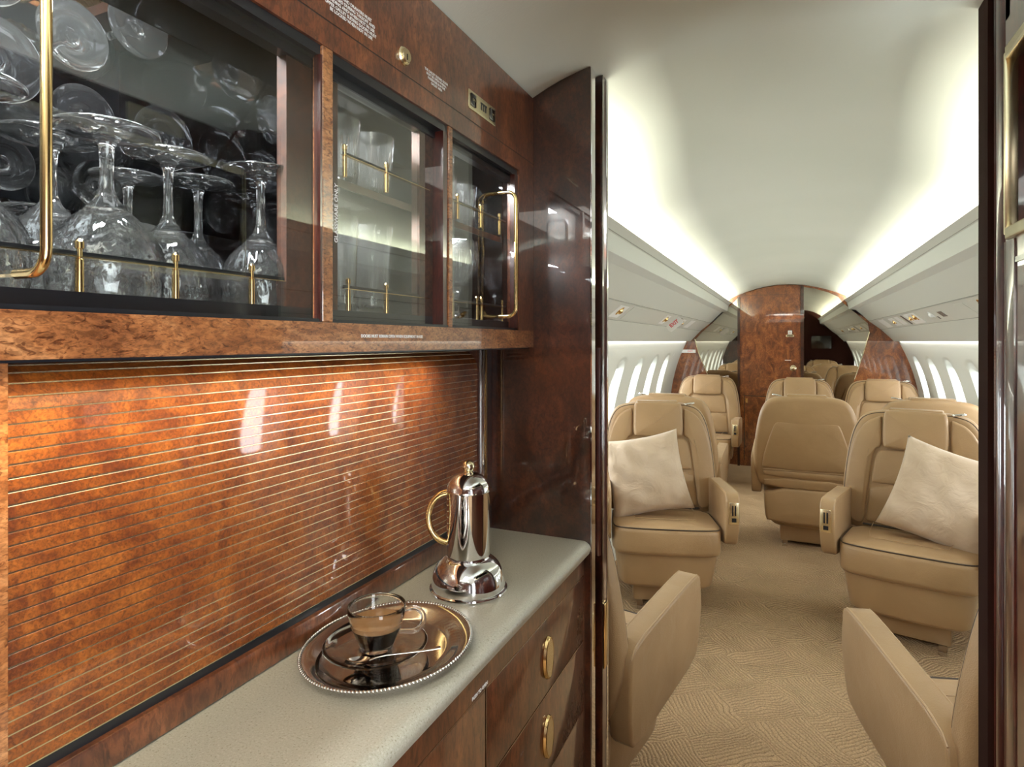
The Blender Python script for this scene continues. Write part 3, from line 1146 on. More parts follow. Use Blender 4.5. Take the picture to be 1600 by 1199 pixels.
text('DOORS MUST REMAIN OPEN WHEN EQUIPMENT IN USE', 'placard_lettering', uc, 0.0056, (XF + 0.0006, 0.688, 1.2965), TX, TY, M['white_text'], bold=0.0001)
text('30 LBS MAX\nGLASSWARE ONLY', 'placard_lettering', uc, 0.0085, (XF - 0.0192, 0.590, 1.448), (0, 0, 1), (0, -1, 0), M['white_text'], bold=0.0001)

# ------------------------------------------------------------------ countertop
XN = -0.3605
ZC = 0.8835
g = G()
edge = [(XN - 0.018 + 0.018 * math.cos(R(a)), ZC - 0.015 + 0.015 * math.sin(R(a))) for a in range(90, -1, -10)] + [(XN - 0.001, ZC - 0.018), (XN - 0.003, 0.859), (XN - 0.006, 0.858), (-0.592, 0.858)]
g.prism([(-0.592, ZC)] + edge, YG0, YP0 - 0.001, lambda u, v, ww: (u, ww, v))
ct = g.build('countertop', M['counter'], smooth=30)
tag(ct, 'cream speckled stone countertop with a rounded front edge', 'countertop')

# ------------------------------------------------------------------ tambour shutter
tb = empty('tambour_shutter', (0, 0, 0))
tag(tb, 'closed tambour shutter of orange burl slats with fine gold glints between them', 'shutter')
YT0, YT1 = 0.2855, 1.128
XT = -0.587
pitch = 0.01123
zt = 1.232
path = []
zb = 0.9265
n = int((zt - zb) / pitch)
for k in range(n + 1):
    path.append((XT, zt - k * pitch))
path = path[::-1]
rad = 0.040
arc = pitch * 1.05 / rad
k = 1
while k * arc < R(88):
    a = k * arc
    path.append((XT - rad + rad * math.cos(a), zt + rad * math.sin(a)))
    k += 1
g = G()
gold = G()  # brass strips standing in for light glinting off the slat grooves
for (x0, z0), (x1, z1) in zip(path, path[1:]):
    t = Vector((x1 - x0, z1 - z0)).normalized()
    nn = Vector((t.y, -t.x))
    L = math.hypot(x1 - x0, z1 - z0)
    e = 0.0006
    q = [(x0 + t.x * 0.0002, z0 + t.y * 0.0002, -0.001), (x0 + t.x * 0.0002, z0 + t.y * 0.0002, -e), (x0 + t.x * 0.0011, z0 + t.y * 0.0011, 0.0),
         (x1 - t.x * 0.0011, z1 - t.y * 0.0011, 0.0), (x1 - t.x * 0.0002, z1 - t.y * 0.0002, -e), (x1 - t.x * 0.0002, z1 - t.y * 0.0002, -0.001)]
    rows = [[(x + nn.x * o, YT0, z + nn.y * o), (x + nn.x * o, YT1, z + nn.y * o)] for x, z, o in q]
    g.grid(rows, flip=False)
    gold.box(min(x0, x1) - 0.0022 if abs(t.y) > 0.99 else x0 - 0.002, x0 - 0.0003, YT0, YT1, z0 - 0.0006, z0 + 0.0006)
g.build('slats', M['tambour'], tb, smooth=0)
gold.build('groove_glints', M['palebrass'], tb, smooth=0)
g = G()
g.box(XT - 0.03, XT - 0.003, YT0, YT1, 0.917, 1.235)
g.build('backing', M['black'], tb, smooth=0)
# frame around it: side guides, top hood, sill strip
fr = empty('shutter_surround', (0, 0, 0))
tag(fr, 'dark wood surround with silver and brass guide strips framing the tambour shutter', 'frame')
g = G()
g.box(-0.62, XT + 0.004, YG0, YT0, 0.886, 1.272)
g.build('left_stile', M['rail'], fr, smooth=0)
g = G()
g.box(-0.62, XT + 0.003, YT1 + 0.001, 1.139, 0.92, 1.272)
g.build('right_stile', M['mahog'], fr, smooth=0)
g = G()
g.rbox(-0.60, XT + 0.009, 1.1395, 1.145, 0.886, 1.272, 0.0015, 2)
g.build('guide_strip', M['silver'], fr)
g = G()
g.rbox(-0.60, XT + 0.009, 1.1485, 1.157, 0.886, 1.272, 0.002, 2)
g.build('guide_strip', M['brass'], fr)
g = G()
g.box(-0.62, XT + 0.003, 1.157, YP0 - 0.001, 0.886, 1.272)
g.box(-0.62, XT + 0.001, 1.145, 1.1485, 0.886, 1.272)
g.build('corner_post', M['panel'], fr, smooth=0)
g = G()
g.rbox(-0.62, XT + 0.004, YT0 + 0.001, 1.139, 0.8845, 0.917, 0.003, 2)
g.build('sill_strip', M['drawer'], fr)
g = G()
g.box(-0.66, -0.625, YG0, YP0 - .001, 0.886, 1.275)
g.build('back_panel', M['black'], fr, smooth=0)

# ------------------------------------------------------------------ base cabinet with drawers
bc = empty('base_cabinet', (0, 0, 0))
tag(bc, 'glossy brown wood base cabinet with drawers and oval brass pulls under the countertop', 'cabinet')
XD = -0.374
g = G()
g.box(-0.60, XD - 0.006, YG0, YP0 - 0.001, 0.0, 0.8575)
g.build('carcass', M['black'], bc, smooth=0)
g = G()
g.box(XD - 0.006, XD, YG0, YP0 - 0.001, 0.816, 0.8575)
g.box(XD - 0.006, XD, 1.183, YP0 - 0.001, 0.0, 0.816)
g.build('face_frame', M['drawer'], bc, smooth=0)
text('PUSH TO OPEN', 'placard_lettering', bc, 0.0065, (XD + 0.0006, 0.725, 0.8215), TX, TY, M['white_text'], bold=0.0001)
def drawer(y0, y1, z0, z1, pull=True, name='drawer'):
    g = G()
    g.rbox(XD - 0.008, XD + 0.0005, y0, y1, z0, z1, 0.0012, 2)
    d = g.build(name, M['drawer'], bc)
    # thin bright line along the top and side of the front
    g = G()
    g.box(XD - 0.004, XD + 0.0002, y0, y1, z1 + 0.0005, z1 + 0.0016)
    g.box(XD - 0.004, XD + 0.0002, y0 - 0.0018, y0 - 0.0004, z0, z1 + 0.0016)
    g.build('edge_line', M['silver'], d, smooth=0)
    if pull:
        yc, zc = 0.974, (z0 + z1) / 2 - 0.001
        g = G()
        ring = [(XD + 0.0045, yc + 0.0175 * math.cos(a), zc + 0.033 * math.sin(a)) for a in [2 * PI * k / 40 for k in range(40)]]
        g.tube(ring, 0.0028, 8, closed=True)
        g.tube([(XD + 0.0025, y_, z_) for x_, y_, z_ in ring], 0.0034, 8, closed=True)
        pl = g.build('pull', M['brass'], d)
        g = G()
        g.lathe([(0.0165, 0.0), (0.015, -0.0035), (0.012, -0.0055), (0.006, -0.0068), (0.0, -0.007)], 32)
        g.v = [(XD + 0.0070 + z, yc + x * 0.98, zc + y * 1.92) for x, y, z in g.v]
        g.build('pull_cup', M['palebrass'], pl, smooth=60)
    return d
drawer(0.746, 1.181, 0.686, 0.814)
drawer(0.746, 1.181, 0.546, 0.683)
drawer(0.746, 1.181, 0.30, 0.543, False)
drawer(0.746, 1.181, 0.06, 0.297, False)
drawer(0.25, 0.741, 0.06, 0.814, False, 'cabinet_door')
drawer(-0.25, 0.247, 0.06, 0.814, False, 'cabinet_door')

# ================================================================== GLASSWARE
def goblet_mesh(h=0.165, rf=0.042, rb=0.046, rs=0.0058, twist=1.0, nfl=22, z_st=0.078):
    """upright goblet, foot on z=0; cut flutes on the outer bowl"""
    g = G()
    hb = h - z_st
    outer = [(0.0, 0.0), (rf * 0.55, 0.0), (rf * 0.96, 0.0004), (rf, 0.0014), (rf, 0.0026), (rf * 0.965, 0.0036), (rf * 0.6, 0.0050), (rf * 0.3, 0.0065), (rs * 1.5, 0.011), (rs, 0.018), (rs * 0.85, 0.04), (rs, z_st - 0.014), (rs * 1.6, z_st - 0.005)]
    for k in range(1, 15):
        t = k / 14
        r = rs * 1.6 + (rb - rs * 1.6) * math.sin(min(1, t / 0.62) * PI / 2) ** 0.85
        if t > 0.62:
            r = rb - (t - 0.62) ** 1.5 * rb * 0.30
        outer.append((r, z_st + hb * t * 0.995))
    inner = [(outer[-1][0] - 0.0012, h)]
    for k in range(13, 0, -1):
        t = k / 14
        r = outer[12 + k][0] - 0.0022 - (0.001 if t < .4 else 0)
        inner.append((max(r, 0.001), z_st + hb * t + 0.0025))
    inner.append((0.0, z_st + 0.006))
    ne = len(outer)
    def mod(a, r, z):
        return r
    n = 88
    vs, fs = [], []
    prof = outer + inner
    for j, (r, z) in enumerate(prof):
        for k in range(n):
            a = 2 * PI * k / n
            rr = r
            if 13 <= j < ne and z < z_st + hb * 0.88 and r > rs:
                t = (z - z_st) / hb
                amp = 0.055 * min(1, t / 0.15) * min(1, (0.88 - t) / 0.1)
                rr = r * (1 - amp * abs(math.sin(nfl / 2 * (a + twist * t))))
            elif 8 <= j < 13:
                rr = r * (1 - 0.06 * abs(math.sin(3 * a)))
            vs.append((rr * math.cos(a), rr * math.sin(a), z))
    m = len(prof)
    for j in range(m - 1):
        for k in range(n):
            k2 = (k + 1) % n
            fs.append((j * n + k, j * n + k2, (j + 1) * n + k2, (j + 1) * n + k))
    g.add(vs, fs)
    return g

def tumbler_mesh(h=0.09, r0=0.027, r1=0.031, nfl=20, base=0.010):
    g = G()
    prof = [(0, 0.0), (r0 * 0.9, 0.0), (r0, 0.002)]
    for k in range(1, 9):
        t = k / 8
        prof.append((r0 + (r1 - r0) * t, 0.002 + (h - 0.002) * t))
    ne = len(prof)
    prof.append((r1 - 0.0014, h))
    for k in range(7, 0, -1):
        t = k / 8
        prof.append((r0 + (r1 - r0) * t - 0.0022, base + (h - base) * t))
    prof.append((r0 - 0.004, base))
    prof.append((0, base - 0.001))
    n = 80
    vs, fs = [], []
    for j, (r, z) in enumerate(prof):
        for k in range(n):
            a = 2 * PI * k / n
            rr = r
            if 2 <= j < ne and z < h * 0.72:
                rr = r * (1 - 0.05 * abs(math.sin(nfl / 2 * a)))
            vs.append((rr * math.cos(a), rr * math.sin(a), z))
    for j in range(len(prof) - 1):
        for k in range(n):
            k2 = (k + 1) % n
            fs.append((j * n + k, j * n + k2, (j + 1) * n + k2, (j + 1) * n + k))
    g.add(vs, fs)
    return g

gob = goblet_mesh(0.155, 0.043, 0.048, 0.0062, 1.0, 22, 0.070).build('wine_glass', M['glass'], smooth=60)
gob_s = goblet_mesh(0.158, 0.040, 0.0435, 0.0052, 0.7, 20, 0.078).build('wine_glass', M['glass'], smooth=60)
gob_b = goblet_mesh(0.108, 0.032, 0.034, 0.0045, 0.4, 18, 0.048).build('wine_glass', M['glass'], smooth=60)
gob_up = goblet_mesh(0.150, 0.036, 0.044, 0.0055, 0.0, 18, 0.062).build('wine_glass', M['glass'], smooth=60)
tall = tumbler_mesh(0.128, 0.026, 0.029, 18, 0.012).build('highball_glass', M['glass'], smooth=60)
tum = tumbler_mesh(0.090, 0.027, 0.031, 20, 0.012).build('tumbler', M['glass'], smooth=60)

used = set()
def glassware(proto, x, y, z, flip, label, cat, group, s=1.0, rz=0.0):
    if proto.name not in used:
        used.add(proto.name)
        o = proto
    else:
        o = proto.copy()
        COL.objects.link(o)
    h = max(v.co.z for v in proto.data.vertices) * s
    o.location = (x, y, z + (h if flip else 0))
    o.rotation_euler = (PI if flip else 0, 0, rz)
    o.scale = (s, s, s)
    tag(o, label, cat, group)
    return o

ZS = 1.3295
WG = 'upturned crystal wine glasses in the left glass compartment'
spots = [
    (gob, -0.562, 0.352, 0.99, 'largest upturned wine glass, right of the long brass door handle'),
    (gob_s, -0.600, 0.440, 1.01, 'upturned wine glass just right of the largest one'),
    (gob_s, -0.552, 0.520, 1.0, 'front upturned wine glass nearest the wooden divider'),
    (gob_s, -0.690, 0.548, 1.06, 'upturned wine glass set back between two taller-looking front ones'),
    (gob, -0.662, 0.360, 1.06, 'upturned wine glass with a wide foot, just behind the brass handle'),
    (gob_s, -0.690, 0.456, 0.96, 'upturned wine glass half hidden by the largest one'),
    (gob_s, -0.562, 0.245, 1.0, 'front upturned wine glass cut by the left picture edge'),
    (gob_s, -0.665, 0.256, 0.98, 'second-row upturned wine glass left of the brass handle'),
    (gob_b, -0.752, 0.305, 1.0, 'short upturned glass in the back row behind the brass handle'),
    (gob_b, -0.755, 0.395, 1.0, 'short upturned glass in the middle of the back row'),
    (gob_b, -0.755, 0.215, 1.0, 'short upturned back-row glass at the left picture edge'),
    (gob_b, -0.757, 0.500, 1.0, 'short upturned back-row glass nearest the wooden divider'),
]
for i, (pr, x, y, s, lab) in enumerate(spots):
    glassware(pr, x, y, ZS, True, lab, 'wine glass', WG, s, 0.4 * i)
rows = ((-0.555, 'front'), (-0.625, 'second'), (-0.695, 'third'))
for x, rn in rows:
    for y in (0.655, 0.733):
        where = 'left' if y < 0.7 else 'right'
        glassware(tall, x, y, ZS, False, 'tall fluted highball glass in the %s row behind the middle door, %s one' % (rn, where), 'glass', 'highball glasses on the floor of the middle compartment', 1.0, y * 9)
        glassware(tum, x, y, 1.4985, False, 'short cut tumbler in the %s row on the upper middle shelf, %s one' % (rn, where), 'tumbler', 'tumblers on the upper middle shelf', 1.0, y * 7)
for x, rn in ((-0.575, 'front'), (-0.680, 'back')):
    for y, wh in ((0.915, 'nearer the middle door'), (1.018, 'beside the handle')):
        glassware(gob_up, x, y, ZS, False, 'upright cut goblet in the %s row of the right compartment, %s' % (rn, wh), 'wine glass', 'upright goblets in the right compartment', 1.0, y * 8)
    for y, wh in ((0.885, 'nearest the middle door'), (0.960, 'in the middle'), (1.035, 'behind the handle')):
        glassware(tum, x, y, 1.4985, False, 'short cut tumbler in the %s row on the upper right shelf, %s' % (rn, wh), 'tumbler', 'tumblers on the upper right shelf', 1.0, y * 5)

# ================================================================== COFFEE THINGS ON THE COUNTER
# moka pot / espresso maker
PX, PY = -0.475, 0.8806
pot = empty('coffee_maker', (PX, PY, ZC))
tag(pot, 'polished chrome stovetop coffee maker with domed base and gold handle standing on the counter', 'coffee maker')
g = G()
dome = [(0.0603, 0.0065), (0.0605, 0.013), (0.0598, 0.019), (0.0585, 0.026), (0.0562, 0.033), (0.0525, 0.0400), (0.0475, 0.0460), (0.0415, 0.0508), (0.0355, 0.0540)]
prof = [(0.0, 0.0), (0.061, 0.0), (0.0637, 0.0012), (0.0641, 0.003), (0.0635, 0.005), (0.061, 0.0062)] + smoothpoly(dome, 2, False) + [(0.0325, 0.055), (0.0, 0.055)]
g.lathe(prof, 56)
g.build('base', M['chrome'], pot, smooth=28)
g = G()
g.lathe([(0.0, 0.052), (0.0345, 0.052), (0.0355, 0.054), (0.0355, 0.160), (0.0363, 0.162), (0.0355, 0.164), (0.0, 0.164)], 56)
# pouring lip towards the aisle side
rv = Vector((0.9118, 0.4107, 0)).normalized()
sv = Vector((0, 0, 1)).cross(rv)
tip = rv * 0.0495 + Vector((0, 0, 0.1605))
def rp(a, r, z):
    v = rv * math.cos(a) * r + sv * math.sin(a) * r
    return (v.x, v.y, z)
g.add([rp(-0.42, 0.0354, 0.1635), rp(0.42, 0.0354, 0.1635), tip[:], rp(0, 0.0352, 0.136)], [(0, 2, 3), (2, 1, 3), (0, 1, 2)])
g.build('jug', M['chrome'], pot, smooth=28)
g = G()
prof = [(0.0352, 0.164)]
for k in range(1, 13):
    a = R(90 * k / 12)
    prof.append((0.0352 * math.cos(a) if k < 12 else 0.0, 0.164 + 0.0290 * math.sin(a)))
g.lathe(prof, 56)
lid = g.build('lid', M['chrome'], pot, smooth=60)
g = G()
g.lathe([(0.0, 0.1905), (0.0045, 0.1905), (0.0045, 0.1925)] + [(max(0.0001, 0.0102 * math.sin(R(a))), 0.2010 - 0.0102 * math.cos(R(a))) for a in range(25, 181, 14)], 24)
g.build('knob', M['palebrass'], lid, smooth=60)
g = G()
pp = []
for k in range(19):
    a = R(95 + 170 * k / 18)
    rr = 0.0345 + -0.034 * math.cos(a) * 0.92
    z = 0.1175 + 0.0405 * math.sin(a)
    v = -rv * rr
    pp.append((v.x, v.y, z))
v = -rv * 0.033
g.tube([(v.x, v.y, 0.159)] + pp + [(v.x, v.y, 0.076)], 0.0052, 14)
g.build('handle', M['brass'], pot, smooth=60)

# tray
tr = empty('serving_tray', (-0.4735, 0.660, ZC))
tag(tr, 'round silver serving tray with beaded rim holding the espresso cup', 'tray')
TA, TB_ = 0.103, 0.120
def oval(g2):
    g2.v = [(x * TA, y * TB_, z) for x, y, z in g2.v]
    return g2
g = G()
prof = [(0.0, 0.0), (0.70, 0.0), (0.76, 0.002), (0.86, 0.008), (0.97, 0.0125), (1.0, 0.0135), (1.0, 0.0148), (0.97, 0.0145), (0.86, 0.0100), (0.765, 0.0042), (0.72, 0.0022), (0.68, 0.0016), (0.0, 0.0016)]
g.lathe(prof, 96)
oval(g).build('dish', M['silver'], tr, smooth=40)
g = G()
nb = 150
for k in range(nb):
    a = 2 * PI * k / nb
    c0 = Vector((TA * 1.0 * math.cos(a), TB_ * 1.0 * math.sin(a), 0.0145))
    t = Vector((-TA * math.sin(a), TB_ * math.cos(a), 0)).normalized()
    n2 = Vector((t.y, -t.x, 0))
    ax = (t * 0.8 + n2 * 0.6).normalized()
    g.tube([c0 - ax * 0.0028, c0 - ax * 0.0016, c0 + ax * 0.0016, c0 + ax * 0.0028], [0.0006, 0.0019, 0.0019, 0.0006], 6)
g.build('beaded_rim', M['silver'], tr, smooth=60)

# saucer
sc_ = empty('saucer', (-0.486, 0.648, ZC + 0.0016))
tag(sc_, 'clear glass saucer under the espresso cup on the tray', 'saucer')
g = G()
g.lathe([(0.0, 0.001), (0.020, 0.001), (0.024, 0.0), (0.028, 0.001), (0.046, 0.005), (0.062, 0.0108), (0.066, 0.0125), (0.0668, 0.0138), (0.065, 0.0142), (0.060, 0.0128), (0.045, 0.0078), (0.028, 0.0042), (0.0, 0.004)], 64)
o = g.build('plate', M['cupglass'], sc_, smooth=50)

# cup
cu = empty('espresso_cup', (-0.4875, 0.652, ZC + 0.0058))
tag(cu, 'clear glass cup half full of black espresso with tan crema, on the glass saucer', 'cup')
g = G()
prof = [(0.0, 0.0), (0.0195, 0.0), (0.0215, 0.0015), (0.022, 0.005), (0.0285, 0.020), (0.034, 0.034), (0.0372, 0.050), (0.0375, 0.056), (0.0368, 0.0572), (0.0360, 0.056), (0.0355, 0.050), (0.0322, 0.034), (0.0268, 0.020), (0.0203, 0.0075), (0.019, 0.0062), (0.0, 0.0058)]
g.lathe(prof, 64)
g.build('bowl', M['cupglass'], cu, smooth=50)
g = G()
hd = Vector((0.80, 0.60, 0)).normalized()
pp = []
for k in range(17):
    a = R(112 - 205 * k / 16)
    rr = 0.0455 + 0.0155 * math.cos(a)
    z = 0.0325 + 0.0155 * math.sin(a)
    pp.append((hd.x * rr, hd.y * rr, z))
g.tube([(hd.x * 0.0358, hd.y * 0.0358, 0.0455)] + pp + [(hd.x * 0.029, hd.y * 0.029, 0.0190)], 0.0034, 12)
g.build('handle', M['cupglass'], cu, smooth=60)
g = G()
g.lathe([(0.0, 0.0062), (0.0190, 0.0066), (0.0208, 0.0078), (0.0273, 0.020), (0.0311, 0.0300), (0.0, 0.0300)], 48)
g.build('coffee', M['coffee'], cu, smooth=40)
g = G()
g.lathe([(0.0, 0.0301), (0.0312, 0.0301), (0.0334, 0.0365), (0.0328, 0.0368), (0.0, 0.0366)], 48)
g.build('crema', M['crema'], cu, smooth=40)

# spoon lying on the saucer
sp0 = Vector((-0.481, 0.6055, ZC + 0.0125))
sp1 = Vector((-0.397, 0.662, ZC + 0.0170))
dv = (sp1 - sp0)
spn = empty('coffee_spoon', sp0, math.atan2(dv.y, dv.x))
tag(spn, 'small silver coffee spoon lying across the glass saucer', 'spoon')
g = G()
n1, n2 = 10, 20
rws = []
for j in range(n1 + 1):
    q = j / n1
    rws.append([(0.0165 * q * math.cos(2 * PI * k / n2), 0.0105 * q * math.sin(2 * PI * k / n2), -0.0045 * (1 - q * q)) for k in range(n2 + 1)])
g.grid(rws)
g.grid([[(x, y, z - 0.0007) for x, y, z in r_] for r_ in rws], flip=True)
g.build('spoon_bowl', M['silver'], spn, smooth=60, recalc=False)
g = G()
L = dv.length
hp = [(0.014, 0, 0.0), (0.022, 0, 0.0025), (0.035, 0, 0.0042), (0.06, 0, 0.0050), (0.085, 0, 0.0062), (L, 0, 0.0078)]
g.tube(hp, [0.0022, 0.0016, 0.0014, 0.0018, 0.0026, 0.0030], 10, flat=0.45)
g.build('spoon_handle', M['silver'], spn, smooth=60)

# ================================================================== CABIN SEATS
OUT = [(0.25, 0.36), (0.285, 0.42), (0.302, 0.50), (0.303, 0.58), (0.292, 0.70), (0.276, 0.80), (0.256, 0.872), (0.222, 0.926), (0.160, 0.948), (0.08, 0.952), (0.0, 0.953)]
def full(half):
    return smoothpoly([(x, z) for x, z in half] + [(-x, z) for x, z in reversed(half) if x > 1e-6], 2)

def make_seat():
    t = empty('cabin_seat')
    LEAN = 0.14
    YF = 0.165
    def FB(u, v, ww):      # backrest frame: ww = depth behind the front plane
        return (u, YF + LEAN * (v - 0.40) + ww, v)
    L = M['leather']
    # pedestal with track foot
    g = G()
    g.rbox(-0.15, 0.15, -0.13, 0.17, 0.018, 0.16, 0.012, 2)
    pd = g.build('pedestal', M['seam'] if False else L, t)
    g = G()
    for x in (-0.12, 0.12):
        g.rbox(x - 0.016, x + 0.016, -0.19, 0.23, 0.001, 0.020, 0.003, 2)
    g.build('track_foot', M['silver'], pd)
    # lower shell
    g = G()
    plan = smoothpoly([(-0.235, 0.20), (-0.245, -0.12), (-0.235, -0.232), (-0.12, -0.252), (0.12, -0.252), (0.235, -0.232), (0.245, -0.12), (0.235, 0.20), (0.12, 0.235), (-0.12, 0.235)], 2)[::1]
    def FS(u, v, ww):
        k = 1 - 0.13 * max(0, (0.21 - ww) / 0.10)
        return (u * k, v * k, ww)
    g.pill(plan, 0.118, 0.305, 0.02, FS)
    g.build('shell', L, t, smooth=50)
    # seat cushion
    g = G()
    plan = smoothpoly([(-0.245, 0.17), (-0.255, -0.10), (-0.252, -0.225), (-0.225, -0.268), (-0.10, -0.282), (0.10, -0.282), (0.225, -0.268), (0.252, -0.225), (0.255, -0.10), (0.245, 0.17)], 2)
    def FC(u, v, ww):
        top = max(0.0, (ww - 0.36) / 0.06)
        z = ww - 0.018 * top * (v + 0.28) / 0.45
        bul = 1 + 0.03 * math.sin(PI * min(1, max(0, (ww - 0.285) / 0.135)))
        return (u * (1 if ww > .4 else 1), v * bul if v < 0 else v, z)
    g.pill(plan, 0.285, 0.422, 0.028, FC, n=5, dome1=0.012)
    cs = g.build('seat_cushion', L, t, smooth=50)
    g = G()
    pip = [p for p in plan if p[1] < 0.16]
    k0 = max(range(len(plan)), key=lambda i: -abs(plan[i][1] - 0.16) + (0.0 if plan[i][0] < 0 else -1))
    ordered = plan[k0:] + plan[:k0]
    ordered = [p for p in ordered if p[1] < 0.165]
    g.tube([(x * 0.985, y * 1.0 if y > -.2 else y * 0.985, 0.414 - 0.018 * (y + .28) / .45) for x, y in ordered], 0.0032, 6)
    g.build('piping', M['piping'], cs)
    g = G()
    g.tube([(-0.16, 0.15, 0.424), (-0.155, -0.05, 0.431), (-0.14, -0.16, 0.431), (0, -0.17, 0.434), (0.14, -0.16, 0.431), (0.155, -0.05, 0.431), (0.16, 0.15, 0.424)], 0.0016, 5)
    g.build('seam_line', M['seam'], cs)
    # backrest
    body = full(OUT)
    g = G()
    g.pill(body, 0.0, 0.088, 0.032, FB, n=5, dome1=0.014)
    br = g.build('backrest', L, t, smooth=50)
    g = G()
    P_ = [Vector(p) for p in body]
    for dpt in (0.012, 0.072):
        rim = []
        for x, z in body:
            if z > 0.44:
                c = Vector((0, 0.62))
                d = (Vector((x, z)) - c)
                s = 1 - 0.010 / d.length
                rim.append((c.x + d.x * s, c.y + d.y * s))
        # order from lower right up and over
        st = max(range(len(rim)), key=lambda i: math.hypot(rim[i][0] - rim[i - 1][0], rim[i][1] - rim[i - 1][1]))
        rim = rim[st:] + rim[:st]
        g.tube([FB(x, z, dpt) for x, z in rim], 0.0034, 6)
    g.build('piping', M['piping'], br)
    # front cushions on the backrest: bolsters, insert halves, headrest
    def cushion(poly, name, r=0.013, thick=0.020, dome=0.010, it=2, base=0.012):
        g = G()
        pl = smoothpoly(poly, it)
        g.pill(pl, base, -thick, r, FB, n=4, dome1=dome)
        return g.build(name, L, br, smooth=60)
    for s in (-1, 1):
        pts = [(0.203, 0.40), (0.262, 0.41), (0.286, 0.50), (0.287, 0.58), (0.277, 0.69), (0.258, 0.79), (0.232, 0.855), (0.195, 0.900), (0.150, 0.921), (0.139, 0.922), (0.136, 0.90), (0.136, 0.80), (0.140, 0.775), (0.163, 0.765), (0.172, 0.73), (0.182, 0.64), (0.196, 0.52)]
        pts = [(s * x, z) for x, z in pts]
        if s < 0:
            pts = pts[::-1]
        cushion(pts, 'bolster', r=0.012, thick=0.016, dome=0.006)
    cushion([(-0.168, 0.602), (0.168, 0.602), (0.178, 0.606), (0.166, 0.70), (0.154, 0.752), (0.125, 0.768), (-0.125, 0.768), (-0.154, 0.752), (-0.166, 0.70), (-0.178, 0.606)], 'insert_cushion', dome=0.004, thick=0.010, r=0.009)
    cushion([(-0.190, 0.415), (0.190, 0.415), (0.198, 0.43), (0.190, 0.50), (0.178, 0.598), (-0.178, 0.598), (-0.190, 0.50), (-0.198, 0.43)], 'insert_cushion', dome=0.006, thick=0.010, r=0.009, it=1)
    hr = cushion([(-0.118, 0.772), (0.118, 0.772), (0.130, 0.79), (0.131, 0.86), (0.127, 0.945), (0.11, 0.957), (-0.11, 0.957), (-0.127, 0.945), (-0.131, 0.86), (-0.130, 0.79)], 'headrest', r=0.016, thick=0.034, dome=0.008)
    g = G()
    g.rbox(-0.11, 0.11, 0.232, 0.305, 0.944, 0.962, 0.007, 3)
    g.build('headrest_bracket', L, br, smooth=60)
    g = G()
    ring = [(0.168 + 0.024 * math.cos(a), 0.232 + 0.010 * math.sin(a), 0.950 + 0.004 * math.cos(a)) for a in [2 * PI * k / 20 for k in range(20)]]
    g.tube(ring, 0.005, 8, closed=True)
    g.build('release_ring', M['silver'], br, smooth=60)
    # rear of the backrest: raised panel and two pocket bands
    def rear(poly, name, it=2, thick=0.012, dome=0.012):
        g = G()
        g.pill(smoothpoly(poly, it), 0.072, 0.088 + thick, 0.009, FB, n=3, dome1=dome)
        return g.build(name, L, br, smooth=60)
    rear([(-0.245, 0.492), (0.245, 0.492), (0.252, 0.52), (0.238, 0.60), (0.185, 0.775), (0.160, 0.795), (-0.160, 0.795), (-0.185, 0.775), (-0.238, 0.60), (-0.252, 0.52)], 'rear_panel')
    rear([(-0.243, 0.440), (0.243, 0.440), (0.246, 0.484), (-0.246, 0.484)], 'pocket_band', 1, 0.013, 0.002)
    rear([(-0.238, 0.372), (0.238, 0.372), (0.243, 0.434), (-0.243, 0.434)], 'pocket_band', 1, 0.011, 0.002)
    g = G()
    g.tube([FB(x, 0.488, 0.100) for x in (-0.245, -0.12, 0, 0.12, 0.245)], 0.0022, 6)
    pnl = [(-0.247, 0.51), (-0.236, 0.60), (-0.187, 0.770), (-0.158, 0.796), (0, 0.798), (0.158, 0.796), (0.187, 0.770), (0.236, 0.60), (0.247, 0.51)]
    g.tube([FB(x, z, 0.091) for x, z in smoothpoly(pnl, 2, False)], 0.0022, 6)
    g.build('rear_piping', M['seam'], br)
    # rear apron hiding the mechanism
    g = G()
    g.pill(smoothpoly([(-0.222, 0.150), (0.222, 0.150), (0.238, 0.20), (0.243, 0.375), (-0.243, 0.375), (-0.238, 0.20)], 1), 0.165, 0.262, 0.02, lambda u, v, ww: (u, ww - 0.0 * v, v), n=4, dome1=0.01)
    g.build('apron', L, t, smooth=50)
    # armrests
    for s in (-1, 1):
        prof = smoothpoly([(-0.268, 0.592), (-0.286, 0.545), (-0.292, 0.47), (-0.266, 0.375), (-0.228, 0.340), (0.02, 0.325), (0.20, 0.315), (0.232, 0.35), (0.238, 0.535), (0.20, 0.568), (0.0, 0.582), (-0.20, 0.594)], 1)
        g = G()
        def FA(u, v, ww):
            k = 1.0 - 0.10 * max(0, (0.50 - v)) / 0.16 * 0.5
            return (s * (0.258 + ww * k), u, v)
        g.pill(prof, 0.0, 0.062, 0.009, FA, n=4, dome1=0.002)
        a = g.build('armrest', L, t, smooth=50)
        g = G()
        top = sorted([p for p in prof if p[1] > 0.535 and p[0] < 0.24], key=lambda p: p[0] if p[1] > 0.575 or p[0] > 0 else -1 - (0.6 - p[1]))
        for ww in (0.005, 0.058):
            g.tube([FA(u, v - 0.0015, ww) for u, v in top], 0.0026, 6)
        g.build('armrest_piping', M['seam'], a)
        # brass control plate on the front face
        g = G()
        g.rbox(s * 0.292 - 0.022, s * 0.292 + 0.022, -0.2925, -0.284, 0.455, 0.555, 0.003, 2)
        p = g.build('control_plate', M['palebrass'], a)
        g = G()
        for dx in (-0.006, 0.006):
            g.box(s * 0.292 + dx - 0.003, s * 0.292 + dx + 0.003, -0.2935, -0.2924, 0.495, 0.542)
